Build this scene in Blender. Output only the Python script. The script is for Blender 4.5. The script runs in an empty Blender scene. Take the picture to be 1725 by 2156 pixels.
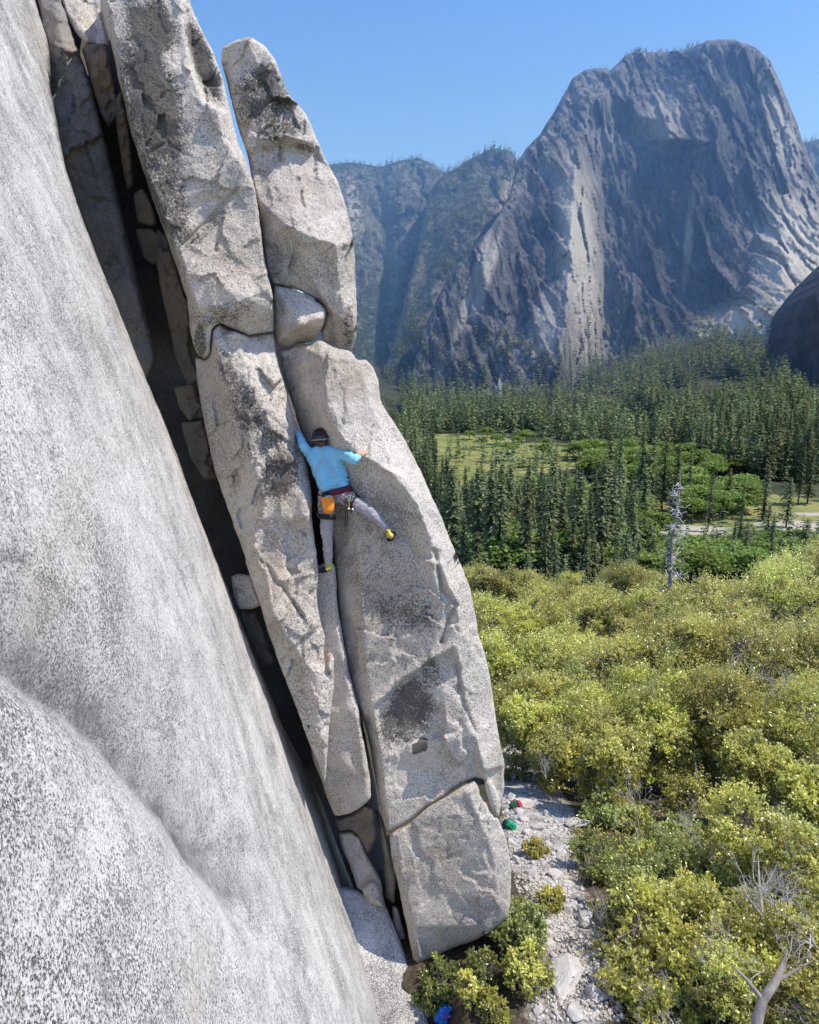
import bpy, bmesh, math, random
import numpy as np
from mathutils import Vector, Matrix
from mathutils.geometry import delaunay_2d_cdt
random.seed(7)
rng = np.random.default_rng(7)
S = bpy.context.scene
COL = S.collection

# ------------------------------------------------------------------ camera frame
FPX = 1405.0            # focal length in pixels of the 1725 x 2156 measuring frame
PITCH = math.radians(12.0)
CP, SP = math.cos(PITCH), math.sin(PITCH)
def unproj(px, py, d):
    px = np.asarray(px, float); py = np.asarray(py, float); d = np.asarray(d, float)
    xc = (px-862.5)/FPX; zc = -(py-1078.0)/FPX
    return np.stack([xc*d, d*(CP+zc*SP), d*(-SP+zc*CP)], -1)
def U(px, py, d): return Vector(unproj(px, py, d).tolist())

cam_d = bpy.data.cameras.new('camera'); cam = bpy.data.objects.new('camera', cam_d); COL.objects.link(cam)
cam_d.sensor_fit = 'VERTICAL'; cam_d.sensor_height = 24; cam_d.lens = 12.0/(1078.0/FPX)
cam_d.clip_start = 0.05; cam_d.clip_end = 20000
cam.rotation_euler = (math.pi/2-PITCH, 0, 0)
S.camera = cam

# ------------------------------------------------------------------ sun and sky
SUN_AZ, SUN_EL = math.radians(100), math.radians(58)   # azimuth to the right of the view direction
sv = Vector((math.sin(SUN_AZ)*math.cos(SUN_EL), math.cos(SUN_AZ)*math.cos(SUN_EL), math.sin(SUN_EL)))
sl = bpy.data.lights.new('sun', 'SUN'); so = bpy.data.objects.new('sun', sl); COL.objects.link(so)
sl.energy = 5.0; sl.angle = math.radians(0.53); sl.color = (1.0, 0.93, 0.81)
so.rotation_euler = sv.to_track_quat('Z', 'Y').to_euler()
so.location = (40, 10, 80)
W = bpy.data.worlds.new('World'); S.world = W; W.use_nodes = True
nt = W.node_tree; bg = nt.nodes['Background']
sky = nt.nodes.new('ShaderNodeTexSky'); sky.sky_type = 'NISHITA'; sky.sun_disc = False
sky.sun_elevation = SUN_EL; sky.sun_rotation = SUN_AZ; sky.altitude = 1300
sky.air_density = 1.05; sky.dust_density = 0.7; sky.ozone_density = 2.2
hs = nt.nodes.new('ShaderNodeHueSaturation'); hs.inputs['Saturation'].default_value = 1.24; hs.inputs['Value'].default_value = 1.72; hs.inputs['Hue'].default_value = 0.512
nt.links.new(sky.outputs[0], hs.inputs['Color']); nt.links.new(hs.outputs[0], bg.inputs[0])
bg.inputs[1].default_value = 0.15
S.view_settings.view_transform = 'Standard'; S.view_settings.look = 'None'; S.view_settings.exposure = 0
cy = S.cycles
cy.max_bounces = 6; cy.diffuse_bounces = 4; cy.glossy_bounces = 2; cy.transmission_bounces = 3
cy.volume_bounces = 0; cy.transparent_max_bounces = 4; cy.caustics_reflective = False; cy.caustics_refractive = False

# ------------------------------------------------------------------ numpy noise
def _h(ix, iy, iz):
    n = (ix.astype(np.int64)*374761393 + iy.astype(np.int64)*668265263 + iz.astype(np.int64)*1274126177) & 0xffffffff
    n = ((n ^ (n >> 13))*1103515245) & 0xffffffff
    n = ((n ^ (n >> 16))*2246822519) & 0xffffffff
    return ((n ^ (n >> 15)) & 0xffffff)/float(0xffffff)*2-1
def vnoise(p):
    i = np.floor(p); f = p-i; i = i.astype(np.int64); u = f*f*f*(f*(f*6-15)+10)
    x, y, z = i[..., 0], i[..., 1], i[..., 2]; r = 0
    for dx in (0, 1):
        wx = u[..., 0] if dx else 1-u[..., 0]
        for dy in (0, 1):
            wy = u[..., 1] if dy else 1-u[..., 1]
            for dz in (0, 1):
                wz = u[..., 2] if dz else 1-u[..., 2]
                r = r + wx*wy*wz*_h(x+dx, y+dy, z+dz)
    return r
def fbm(p, oct=4, gain=.5, lac=2.03):
    a, s, t = 1, 0, 0
    p = np.asarray(p, float)
    for o in range(oct):
        s = s + a*vnoise(p+o*17.3); t += a; a *= gain; p = p*lac
    return s/t
def ridged(p, oct=4, gain=.5, lac=2.1):
    a, s, t = 1, 0, 0
    p = np.asarray(p, float)
    for o in range(oct):
        s = s + a*(1-2*np.abs(vnoise(p+o*11.7))); t += a; a *= gain; p = p*lac
    return s/t

def cells2(u, v, seed=0):
    """jittered cells: per point a random value, a second one, and the offset from the cell centre"""
    iu, iv = np.floor(u).astype(np.int64), np.floor(v).astype(np.int64); best = np.full(u.shape, 1e9); A = np.zeros(u.shape); B = A.copy(); DU = A.copy(); DV = A.copy()
    for du in (-1, 0, 1):
        for dv in (-1, 0, 1):
            cu, cv = iu+du, iv+dv; k = np.full(u.shape, seed, np.int64)
            pu = cu+.5+.45*_h(cu, cv, k); pv = cv+.5+.45*_h(cu, cv, k+1); d = (u-pu)**2+(v-pv)**2; m = d < best
            best[m] = d[m]; A[m] = _h(cu, cv, k+2)[m]; B[m] = _h(cu, cv, k+3)[m]; DU[m] = (u-pu)[m]; DV[m] = (v-pv)[m]
    return A, B, DU, DV
# ------------------------------------------------------------------ object helpers
def tag(o, label=None, cat=None, group=None, kind=None):
    if label: o['label'] = label
    if cat: o['category'] = cat
    if group: o['group'] = group
    if kind: o['kind'] = kind
    return o
def empty(name, loc=(0, 0, 0)):
    o = bpy.data.objects.new(name, None); COL.objects.link(o); o.location = loc; o.empty_display_size = .2
    return o
def np_mesh(name, V, tris=None, quads=None, smooth=True):
    V = np.asarray(V, np.float32); me = bpy.data.meshes.new(name)
    me.vertices.add(len(V)); me.vertices.foreach_set('co', V.ravel())
    idx = []; tot = []
    if tris is not None and len(tris):
        t = np.asarray(tris, np.int32); idx.append(t.ravel()); tot.append(np.full(len(t), 3, np.int32))
    if quads is not None and len(quads):
        q = np.asarray(quads, np.int32); idx.append(q.ravel()); tot.append(np.full(len(q), 4, np.int32))
    idx = np.concatenate(idx); tot = np.concatenate(tot)
    me.loops.add(len(idx)); me.loops.foreach_set('vertex_index', idx)
    me.polygons.add(len(tot)); st = np.concatenate([[0], np.cumsum(tot)[:-1]]).astype(np.int32)
    me.polygons.foreach_set('loop_start', st); me.polygons.foreach_set('loop_total', tot)
    me.update(calc_edges=True)
    if smooth: me.polygons.foreach_set('use_smooth', np.ones(len(tot), bool))
    me.validate(verbose=False)
    return me
def add_attr(me, name, vals):
    a = me.attributes.new(name, 'FLOAT', 'POINT'); a.data.foreach_set('value', np.asarray(vals, np.float32))
def obj(name, me, mat=None, parent=None, loc=None):
    o = bpy.data.objects.new(name, me); COL.objects.link(o)
    if mat is not None:
        for m in (mat if isinstance(mat, (list, tuple)) else [mat]):
            if m.name not in [x.name for x in me.materials if x]: me.materials.append(m)
    if parent is not None: o.parent = parent
    if loc is not None: o.location = loc
    return o
def recentre(me, c):
    n = len(me.vertices); v = np.empty(n*3, np.float32); me.vertices.foreach_get('co', v)
    v = v.reshape(-1, 3)-np.asarray(c, np.float32); me.vertices.foreach_set('co', v.ravel()); me.update()

# ------------------------------------------------------------------ materials
class NB:
    def __init__(s, name):
        s.m = bpy.data.materials.new(name); s.m.use_nodes = True; s.t = s.m.node_tree
        s.t.nodes.clear(); s.out = s.t.nodes.new('ShaderNodeOutputMaterial')
    def n(s, typ, **kw):
        x = s.t.nodes.new(typ)
        for k, v in kw.items():
            if k.startswith('i_'):
                k = k[2:].replace('_', ' '); x.inputs[k].default_value = v
            else: setattr(x, k, v)
        return x
    def l(s, a, b): s.t.links.new(a, b)
    def noise(s, vec, scale, detail=4, rough=.55, dist=0):
        x = s.n('ShaderNodeTexNoise'); x.inputs['Scale'].default_value = scale; x.inputs['Detail'].default_value = detail
        x.inputs['Roughness'].default_value = rough; x.inputs['Distortion'].default_value = dist
        s.l(vec, x.inputs['Vector']); return x.outputs['Fac']
    def ramp(s, fac, stops):
        x = s.n('ShaderNodeValToRGB'); e = x.color_ramp.elements
        while len(e) < len(stops): e.new(.5)
        for a, (p, c) in zip(e, stops):
            a.position = p; a.color = (c, c, c, 1) if isinstance(c, (int, float)) else tuple(c)+(1,)
        s.l(fac, x.inputs['Fac']); return x.outputs['Color']
    def mix(s, fac, a, b, mode='MIX'):
        x = s.n('ShaderNodeMix'); x.data_type = 'RGBA'; x.blend_type = mode
        for sock, v in ((x.inputs[0], fac), (x.inputs[6], a), (x.inputs[7], b)):
            if isinstance(v, (int, float)): sock.default_value = v if sock.type == 'VALUE' else (v, v, v, 1)
            elif isinstance(v, (tuple, list)): sock.default_value = tuple(v)+(1,)
            else: s.l(v, sock)
        return x.outputs[2]
    def math(s, op, a, b=None, c=None):
        x = s.n('ShaderNodeMath'); x.operation = op
        for i, v in enumerate((a, b, c)):
            if v is None: continue
            if isinstance(v, (int, float)): x.inputs[i].default_value = v
            else: s.l(v, x.inputs[i])
        return x.outputs[0]
    def attr(s, name):
        x = s.n('ShaderNodeAttribute'); x.attribute_name = name; return x.outputs['Fac']
    def coord(s, kind='Object'): return s.n('ShaderNodeTexCoord').outputs[kind]
    def bsdf(s, col, rough=.9, bump=None, bstr=.5, bdist=.02, spec=.2):
        b = s.n('ShaderNodeBsdfPrincipled'); b.inputs['Roughness'].default_value = rough
        b.inputs['Specular IOR Level'].default_value = spec
        if isinstance(col, (tuple, list)): b.inputs['Base Color'].default_value = tuple(col)+(1,)
        else: s.l(col, b.inputs['Base Color'])
        if bump is not None:
            bp = s.n('ShaderNodeBump'); bp.inputs['Strength'].default_value = bstr; bp.inputs['Distance'].default_value = bdist
            s.l(bump, bp.inputs['Height']); s.l(bp.outputs[0], b.inputs['Normal'])
        s.l(b.outputs[0], s.out.inputs['Surface']); return b

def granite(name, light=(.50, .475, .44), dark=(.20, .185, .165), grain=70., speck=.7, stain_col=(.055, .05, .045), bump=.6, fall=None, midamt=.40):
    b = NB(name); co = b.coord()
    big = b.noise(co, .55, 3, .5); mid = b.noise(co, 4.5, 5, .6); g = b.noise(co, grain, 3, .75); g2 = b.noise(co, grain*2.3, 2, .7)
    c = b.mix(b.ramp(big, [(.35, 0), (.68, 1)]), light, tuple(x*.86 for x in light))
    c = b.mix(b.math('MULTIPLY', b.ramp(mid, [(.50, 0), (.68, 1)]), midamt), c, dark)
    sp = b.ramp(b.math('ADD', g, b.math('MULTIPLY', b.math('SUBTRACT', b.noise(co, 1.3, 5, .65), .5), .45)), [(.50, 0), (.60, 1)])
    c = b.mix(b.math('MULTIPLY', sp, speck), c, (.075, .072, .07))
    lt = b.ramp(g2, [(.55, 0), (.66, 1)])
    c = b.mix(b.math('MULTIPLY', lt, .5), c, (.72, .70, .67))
    if fall is not None:
        dots = []
        for ax_, k_ in zip(fall, (9., 9., .55)):
            vm = b.n('ShaderNodeVectorMath'); vm.operation = 'DOT_PRODUCT'; b.l(co, vm.inputs[0]); vm.inputs[1].default_value = tuple(x*k_ for x in ax_); dots.append(vm.outputs['Value'])
        cx = b.n('ShaderNodeCombineXYZ')
        for i_, o_ in enumerate(dots): b.l(o_, cx.inputs[i_])
        sk = b.noise(cx.outputs[0], 1.1, 5, .62); c = b.mix(b.math('MULTIPLY', b.ramp(sk, [(.48, 0), (.66, 1)]), .22), c, dark)
        g3 = b.noise(co, 34, 3, .7); c = b.mix(b.math('MULTIPLY', b.ramp(b.math('ADD', g3, b.math('MULTIPLY', b.math('SUBTRACT', mid, .5), .35)), [(.54, 0), (.60, 1)]), .55), c, (.15, .145, .14))
        g4 = b.noise(co, 47, 3, .7); c = b.mix(b.math('MULTIPLY', b.ramp(g4, [(.57, 0), (.63, 1)]), .6), c, (.78, .77, .75))
        sk2 = b.noise(cx.outputs[0], 3.2, 3, .5); c = b.mix(b.math('MULTIPLY', b.ramp(sk2, [(.64, 0), (.70, 1)]), .5), c, (.74, .73, .71))
    # warm ochre tint
    w = b.attr('warm'); wn = b.ramp(b.noise(co, 1.7, 5, .6), [(.35, 0), (.65, 1)])
    c = b.mix(b.math('MULTIPLY', b.math('MULTIPLY', w, wn), .75), c, (.33, .235, .14))
    # dark lichen: blotchy, thresholded by painted density; on the slab smooth painted shade
    st = b.attr('stain')
    if fall is not None:
        c = b.mix(b.math('MULTIPLY', b.math('MULTIPLY', st, b.ramp(b.noise(co, 7, 5, .7), [(.25, .35), (.75, 1)])), .78), c, (.15, .145, .14)); st = b.math('MULTIPLY', st, 0.)
    ln = b.noise(co, 34, 4, .8); ln2 = b.noise(co, 4.5, 4, .6)
    lsum = b.math('ADD', b.math('MULTIPLY', ln, .75), b.math('MULTIPLY', ln2, .25))
    th = b.math('SUBTRACT', .70, b.math('MULTIPLY', st, .42))
    lm = b.n('ShaderNodeClamp'); 
    x = b.math('MULTIPLY', b.math('SUBTRACT', lsum, th), 9.0); b.l(x, lm.inputs[0])
    c = b.mix(b.math('MULTIPLY', lm.outputs[0], .82), c, stain_col)
    hgt = b.math('ADD', b.math('MULTIPLY', b.noise(co, 9, 6, .68), 1.0), b.math('MULTIPLY', g, .35))
    b.bsdf(c, .92, hgt, bump, .045, .15)
    return b.m

_nw = Vector((.934, .164*CP+.317*SP, -.164*SP+.317*CP)).normalized(); _dn = (Vector((0, 0, -1))+_nw*_nw.z).normalized(); FALL = (tuple(_dn.cross(_nw)), tuple(_nw), tuple(_dn))
M_SLAB = granite('slab_granite', light=(.72, .685, .63), dark=(.30, .29, .275), grain=88, speck=1.0, bump=.6, fall=FALL, midamt=.32)
M_FLAKE = granite('flake_granite', light=(.80, .72, .62), dark=(.43, .38, .315), grain=50, speck=.66, bump=1.25)
M_RIB = granite('rib_granite', light=(.36, .33, .29), dark=(.16, .145, .125), grain=50, speck=.5, bump=.9)  # dimmed copy of the flake granite: the rib's half shade is in the colour
M_CHIM_SHADE = granite('shaded_chimney_granite', light=(.15, .135, .12), dark=(.06, .055, .05), grain=60, speck=.4, bump=.8)  # dark copy of the granite: chimney shade is put into the colour

# ------------------------------------------------------------------ rock blocks measured on the photograph
def in_poly(P, poly):
    x, y = P[:, 0], P[:, 1]; ins = np.zeros(len(P), bool); n = len(poly)
    for i in range(n):
        x1, y1 = poly[i]; x2, y2 = poly[(i+1) % n]
        c = ((y1 > y) != (y2 > y)) & (x < (x2-x1)*(y-y1)/((y2-y1) if y2 != y1 else 1e-9)+x1)
        ins ^= c
    return ins
def seg_dist(P, poly, closed=True):
    D = np.full(len(P), 1e9); n = len(poly)
    for i in range(n if closed else n-1):
        a = np.array(poly[i], float); c = np.array(poly[(i+1) % n], float); ab = c-a; L = (ab*ab).sum()+1e-12
        t = np.clip(((P-a)@ab)/L, 0, 1); q = a+t[:, None]*ab
        D = np.minimum(D, np.hypot(*(P-q).T))
    return D
def plane_depth(anchor, lean, turn):
    """depth function of a plane through the anchor (px,py,d); lean back and turn right in degrees"""
    le, tu = math.radians(lean), math.radians(turn)
    N = np.array([math.sin(tu)*math.cos(le), -math.cos(tu)*math.cos(le), math.sin(le)])
    k = (unproj(anchor[0], anchor[1], 1.)@N)*anchor[2]
    return lambda px, py: k/(unproj(px, py, np.ones(len(px)))@N)
def blob(P, lst):
    v = np.zeros(len(P))
    for (x, y, rx, ry, ang, s) in lst:
        a = math.radians(ang); dx = P[:, 0]-x; dy = P[:, 1]-y
        u = (dx*math.cos(a)+dy*math.sin(a))/rx; w = (-dx*math.sin(a)+dy*math.cos(a))/ry
        r = np.sqrt(u*u+w*w); v = np.maximum(v, s*np.clip(1.6-1.1*r, 0, 1))
    return v
def block(name, outline, depth, ridges=(), step=5., roll=.25, rw=22., jit=2.2, noise=.05, nscale=1.6, thick=2.0,
          back=None, blur=1, facet=0., fsize=70., cracks=(), stainfn=None, stain=(), warm=(), mat=None, extra=None, noisefn=None, rollpow=2., seed=0, taper=.0):
    poly = [(float(p[0]), float(p[1])) for p in outline]; dds = [p[2] if len(p) > 2 else 0. for p in outline]
    # coarse offset surface
    cv = list(poly); cd = list(dds); ed = [(i, (i+1) % len(poly)) for i in range(len(poly))]
    for r in ridges:
        for k, (x, y, dd) in enumerate(r):
            cv.append((float(x), float(y))); cd.append(dd)
            if k: ed.append((len(cv)-2, len(cv)-1))
    ov, oe, of, orig, _, _ = delaunay_2d_cdt([Vector(v) for v in cv], ed, [], 0, 1e-4, True)
    cvn = np.array([tuple(v) for v in ov]); cvd = np.zeros(len(ov)); cd = np.array(cd); src = np.array(cv)
    for i, o in enumerate(orig):
        if o: cvd[i] = cd[o[0]]
        else: cvd[i] = cd[np.argmin(((src-cvn[i])**2).sum(1))]
    # fine outline with natural wiggle
    fo = []
    for i in range(len(poly)):
        a = np.array(poly[i]); c = np.array(poly[(i+1) % len(poly)]); L = np.hypot(*(c-a)); n = max(1, int(round(L/step)))
        for k in range(n): fo.append(a+(c-a)*k/n)
    fo = np.array(fo)
    for _ in range(2): fo = .25*np.roll(fo, 1, 0)+.5*fo+.25*np.roll(fo, -1, 0)
    nz = np.stack([fo[:, 0]/26., fo[:, 1]/26., np.full(len(fo), 3.3+seed)], -1)
    fo = fo+np.stack([fbm(nz, 4, .6), fbm(nz+51, 4, .6)], -1)*jit
    x0, y0 = fo.min(0); x1, y1 = fo.max(0)
    gx, gy = np.meshgrid(np.arange(x0, x1, step), np.arange(y0, y1, step*.87)); gx = gx+(np.arange(len(gx)) % 2)[:, None]*step*.5
    G = np.stack([gx.ravel(), gy.ravel()], -1); G = G+rng.uniform(-.2, .2, G.shape)*step
    fol = [tuple(v) for v in fo]
    G = G[in_poly(G, fol)]; dist = seg_dist(G, fol); G = G[dist > step*.55]
    nb = len(fo); A = [Vector(v) for v in fo.tolist()]+[Vector(v) for v in G.tolist()]
    vv, ee, ff, oo, _, _ = delaunay_2d_cdt(A, [(i, (i+1) % nb) for i in range(nb)], [], 1, 1e-6, True)
    P = np.array([tuple(v) for v in vv]); T = np.array([f for f in ff if len(f) == 3], np.int32)
    T = T[in_poly(P[T].mean(1), fol)]
    ring = [-1]*nb
    for i, o in enumerate(oo):
        for k in o:
            if k < nb: ring[k] = i
    ring = [r for r in ring if r >= 0]
    # offsets by barycentric interpolation over the coarse triangles
    off = np.zeros(len(P)); done = np.zeros(len(P), bool)
    for f in of:
        if len(f) != 3: continue
        a, b_, c = cvn[f[0]], cvn[f[1]], cvn[f[2]]
        den = (b_[1]-c[1])*(a[0]-c[0])+(c[0]-b_[0])*(a[1]-c[1])
        if abs(den) < 1e-9: continue
        w0 = ((b_[1]-c[1])*(P[:, 0]-c[0])+(c[0]-b_[0])*(P[:, 1]-c[1]))/den
        w1 = ((c[1]-a[1])*(P[:, 0]-c[0])+(a[0]-c[0])*(P[:, 1]-c[1]))/den; w2 = 1-w0-w1
        m = (w0 > -1e-4) & (w1 > -1e-4) & (w2 > -1e-4) & ~done
        off[m] = (w0*cvd[f[0]]+w1*cvd[f[1]]+w2*cvd[f[2]])[m]; done |= m
    if (~done).any():
        for i in np.where(~done)[0]: off[i] = cvd[np.argmin(((cvn-P[i])**2).sum(1))]
    # light smoothing over mesh neighbours
    E = np.concatenate([T[:, [0, 1]], T[:, [1, 2]], T[:, [2, 0]]])
    deg = np.bincount(E.ravel(), minlength=len(P)).astype(float)
    for _ in range(blur):
        acc = np.bincount(E[:, 0], off[E[:, 1]], len(P))+np.bincount(E[:, 1], off[E[:, 0]], len(P))
        off = .4*off+.6*acc/np.maximum(deg, 1)
    dist = seg_dist(P, fol); t = np.clip(dist/rw, 0, 1)
    d = depth(P[:, 0], P[:, 1])+off+roll*(1-np.sqrt(np.clip(1-(1-t)**rollpow, 0, 1)))
    if facet > 0:
        fr = np.random.default_rng(int(seed*100)+5); wp = P+np.stack([fbm(np.stack([P[:, 0]/40, P[:, 1]/40, 0*P[:, 0]+seed], -1), 3), fbm(np.stack([P[:, 0]/40, P[:, 1]/40, 0*P[:, 0]+seed+9], -1), 3)], -1)*16
        fo_ = np.zeros(len(P))
        for sc_, am in ((1., 1.), (.45, .45)):
            fs = fsize*sc_; nn = int((x1-x0)*(y1-y0)/(fs*fs*1.3))+3; sd = np.stack([fr.uniform(x0, x1, nn), fr.uniform(y0, y1, nn)], -1); tl = fr.normal(size=(nn, 2)); lv = fr.normal(size=nn)
            best = np.full(len(P), 1e18); bi = np.zeros(len(P), int)
            for q in range(nn):
                dq = (wp[:, 0]-sd[q, 0])**2+((wp[:, 1]-sd[q, 1])*.6)**2; mq = dq < best; best[mq] = dq[mq]; bi[mq] = q
            fo_ += am*(.35*lv[bi]+.5*((P-sd[bi])*tl[bi]).sum(1)/fs)
        d = d+facet*fo_
    for (ln_, am_, wd_) in cracks: d = d+am_*np.exp(-(seg_dist(P, ln_, False)/wd_)**2)
    if extra is not None: d = d+extra(P)
    W3 = unproj(P[:, 0], P[:, 1], d)
    if noisefn is not None: d = d+noisefn(W3, P)
    else: d = d+noise*(fbm(W3*nscale+seed*7.7, 6, .55)+.35*ridged(W3*nscale*.45+seed*3.1, 3))
    W3 = unproj(P[:, 0], P[:, 1], d)
    V = [W3]; Fq = []; nv = len(W3); R0 = np.array(ring); cur = W3[R0]; prev = R0; cen = cur.mean(0)
    bk = np.array(back, float) if back is not None else unproj(*np.mean(fo, 0), 1.)/np.linalg.norm(unproj(*np.mean(fo, 0), 1.))
    for k in range(1, 4):
        q = cur+bk*thick*k/3; q = q+(cen+bk*thick*k/3-q)*taper*(k/3)
        q = q+.25*noise*np.stack([vnoise(q*2+9), vnoise(q*2+19), vnoise(q*2+29)], -1)
        ids = np.arange(nv, nv+len(q)); nv += len(q); V.append(q)
        for i in range(len(q)):
            j = (i+1) % len(q); Fq.append((prev[j], prev[i], ids[i], ids[j]))
        prev = ids
    V.append(V[-1].mean(0)[None]); cidx = nv
    capt = [(prev[(i+1) % len(prev)], prev[i], cidx) for i in range(len(prev))]
    V = np.concatenate(V)
    # orient front towards the camera
    a, b_, c = V[T[:, 0]], V[T[:, 1]], V[T[:, 2]]
    nrm = np.cross(b_-a, c-a); flip = ((nrm*a).sum(1) > 0); T[flip] = T[flip][:, ::-1]
    me = np_mesh(name, V, np.concatenate([T, np.array(capt, np.int32)]), np.array(Fq, np.int32))
    bm = bmesh.new(); bm.from_mesh(me); bmesh.ops.recalc_face_normals(bm, faces=bm.faces); bm.to_mesh(me); bm.free()
    st = np.zeros(len(V)); st[:len(P)] = blob(P, stain) if stainfn is None else np.maximum(blob(P, stain), stainfn(P)); wm = np.zeros(len(V)); wm[:len(P)] = blob(P, warm)
    add_attr(me, 'stain', st); add_attr(me, 'warm', wm)
    o = obj(name, me, mat)
    o['_front'] = 1; del o['_front']
    return o, P, W3, T
# ------------------------------------------------------------------ the big slab on the left
SLAB_N = np.array([.934, .164, .317]); SLAB_H = 1.02        # camera-frame plane normal and distance
SLAB_NW = np.array([SLAB_N[0], SLAB_N[1]*CP+SLAB_N[2]*SP, -SLAB_N[1]*SP+SLAB_N[2]*CP])
def slab_depth(px, py):
    xc = (px-862.5)/FPX; zc = -(py-1078.0)/FPX
    q = -(xc*SLAB_N[0]+SLAB_N[1]+zc*SLAB_N[2])
    return SLAB_H/np.maximum(q, .028)
def side(P, line):
    best = np.full(len(P), 1e9); sg = np.zeros(len(P))
    for (a, c) in zip(line[:-1], line[1:]):
        a = np.array(a, float); c = np.array(c, float); ab = c-a; L = (ab@ab)
        t = np.clip(((P-a)@ab)/L, 0, 1); q = P-(a+t[:, None]*ab); d = np.hypot(*q.T)
        cr = ab[0]*q[:, 1]-ab[1]*q[:, 0]
        m = d < best; best[m] = d[m]; sg[m] = np.sign(cr[m])
    return best, -sg                    # positive on the upper right
LIP = [(-300, 1240), (-60, 1370), (0, 1425), (110, 1495), (200, 1570), (260, 1640), (340, 1730), (390, 1810), (455, 1880), (500, 1950), (560, 2010)]
def slab_shade_scar(P):  # band above the lip is painted shade; the small polygon is a scar
    d, s = side(P, LIP); q = np.stack([P[:, 0]/45., P[:, 1]/45., 0*P[:, 0]], -1); w = 66+50*np.clip((1750-P[:, 1])/300, 0, 1.4)
    return np.where(s > 0, np.exp(-(d/w)**1.6), np.exp(-(d/4.)))*np.clip((1925-P[:, 1])/40, 0, 1)*np.clip(1.35+.7*fbm(q, 4), 0, 2)+in_poly(P, [(554, 1666), (566, 1674), (580, 1704), (589, 1738), (578, 1728), (562, 1694)])*.8
def slab_relief(P):
    """steps and bulges of the slab: a slanting overlap low on the left, a lip above the lower right bulge"""
    o = np.zeros(len(P))
    d, s = side(P, [(-300, 1240), (-60, 1370), (0, 1425), (110, 1495), (200, 1570), (260, 1640), (340, 1730), (390, 1810), (455, 1880), (500, 1950), (560, 2010)])
    fade = np.clip((2000-P[:, 1])/200, 0, 1)*np.clip((P[:, 0]+260)/150, .3, 1)
    depthm = slab_depth(P[:, 0], P[:, 1])
    A = .135*fade*np.clip(depthm/2.4, .4, 1.5)
    o += np.where(s > 0, -A*np.exp(-(d/112.)**1.2), -A*np.exp(-(d/15.)**1.0))
    # shallow hollow at the left margin with its own rim
    d, s = side(P, [(-200, 1150), (40, 1185), (120, 1260), (190, 1330)])
    f2 = np.exp(-((P[:, 0]-60)/130.)**2)
    o += np.where(s > 0, -.03*np.exp(-(d/22.)**1.2), -.03*np.exp(-(d/90.)))*f2
    # bulge with a curved lip at the lower right
    d, s = side(P, [(520, 1955), (560, 1975), (610, 2000), (645, 2050), (655, 2110), (650, 2200)])
    o += np.where(s > 0, -.05*np.exp(-(d/20.)), .02*np.exp(-(d/70.)))
    return o
def slab_extra(P):
    d0 = slab_depth(P[:, 0], P[:, 1]); r = unproj(P[:, 0], P[:, 1], np.ones(len(P)))@SLAB_NW
    q = np.minimum(r, -.06)
    o = slab_relief(P)
    W0 = unproj(P[:, 0], P[:, 1], d0)
    und = .030*fbm(W0*np.array([.9, .5, .5]), 4)+.010*fbm(W0*5, 4)-.02*np.clip(ridged(W0*np.array([1.3, .8, .8])+4, 3)-.55, 0, 1)
    return np.clip((o+und)/q, -2.5, 2.5)      # moving d by o/(n.r) shifts the surface by o along its normal
slab_out = [(-300, -260), (40, -260), (66, -140), (84, 0), (104, 75), (108, 195), (137, 350), (168, 445), (204, 540), (245, 640), (292, 760), (338, 870), (374, 960), (392, 1015), (439, 1137),
            (492, 1269), (550, 1412), (598, 1534), (630, 1592), (677, 1687), (709, 1777), (746, 1873), (788, 2010), (815, 2084), (831, 2156), (870, 2300), (-300, 2300)]
slab, *_ = block('rock_slab', slab_out, slab_depth, step=6.5, roll=.35, rw=26, jit=1.6, noise=0., thick=3.2, back=tuple(-SLAB_NW*.8+np.array([0, .35, -.2])),
                 mat=M_SLAB, extra=slab_extra, blur=0, stainfn=slab_shade_scar, stain=[(60, 1290, 150, 50, 30, .6), (470, 1850, 34, 45, 0, .6), (200, 1500, 200, 60, 38, .35), (60, 1850, 100, 200, 0, .12)],  # blobs deepen the painted shade of the hollow and the overlap
                 warm=[(130, 1150, 60, 200, 20, .35), (420, 2060, 34, 110, -8, 1.0), (250, 700, 60, 300, -15, .3)])
tag(slab, 'broad pale speckled granite slab filling the left of the view', kind='structure')

# ------------------------------------------------------------------ blocks of the detached flake
def rock(name, label, *a, cat='rock', group=None, **k):
    o, P, W3, T = block(name, *a, **k); tag(o, label, cat, group); FRONT.append((P, W3[:, 1]*CP-W3[:, 2]*SP)); return o
FRONT = []
def rock_at(px, py):
    """depth of the nearest rock surface on the sight line through a measured point"""
    best = 99.
    for P, D in FRONT:
        q = (P[:, 0]-px)**2+(P[:, 1]-py)**2; k = np.argmin(q)
        if q[k] < 40: best = min(best, D[k])
    return best
GF = 'blocks of the detached granite flake'
A_out = [(190, -90, .25), (205, -20, .25), (222, 45, .25), (235, 95, .25), (250, 165, .25), (272, 260, .25), (295, 340, .25), (325, 430, .25), (350, 495, .25), (370, 555, .25), (395, 630, .3), (400, 700, .3), (415, 745, .3), (432, 757, .28), (441, 745, .2), (443, 715, .12), (448, 690, .12), (465, 679, .15),
         (485, 690, .22), (525, 705, .25), (576, 697, .25), (577, 660, .12), (572, 612, .0), (560, 560, .02), (550, 500, .04), (543, 440, .06), (537, 400, .06), (526, 360, .06), (515, 330, .1),
         (500, 300, .12), (486, 240, .15), (471, 170, .15), (450, 110, .18), (420, 55, .2), (402, 10, .2), (385, -90, .2)]
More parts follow.
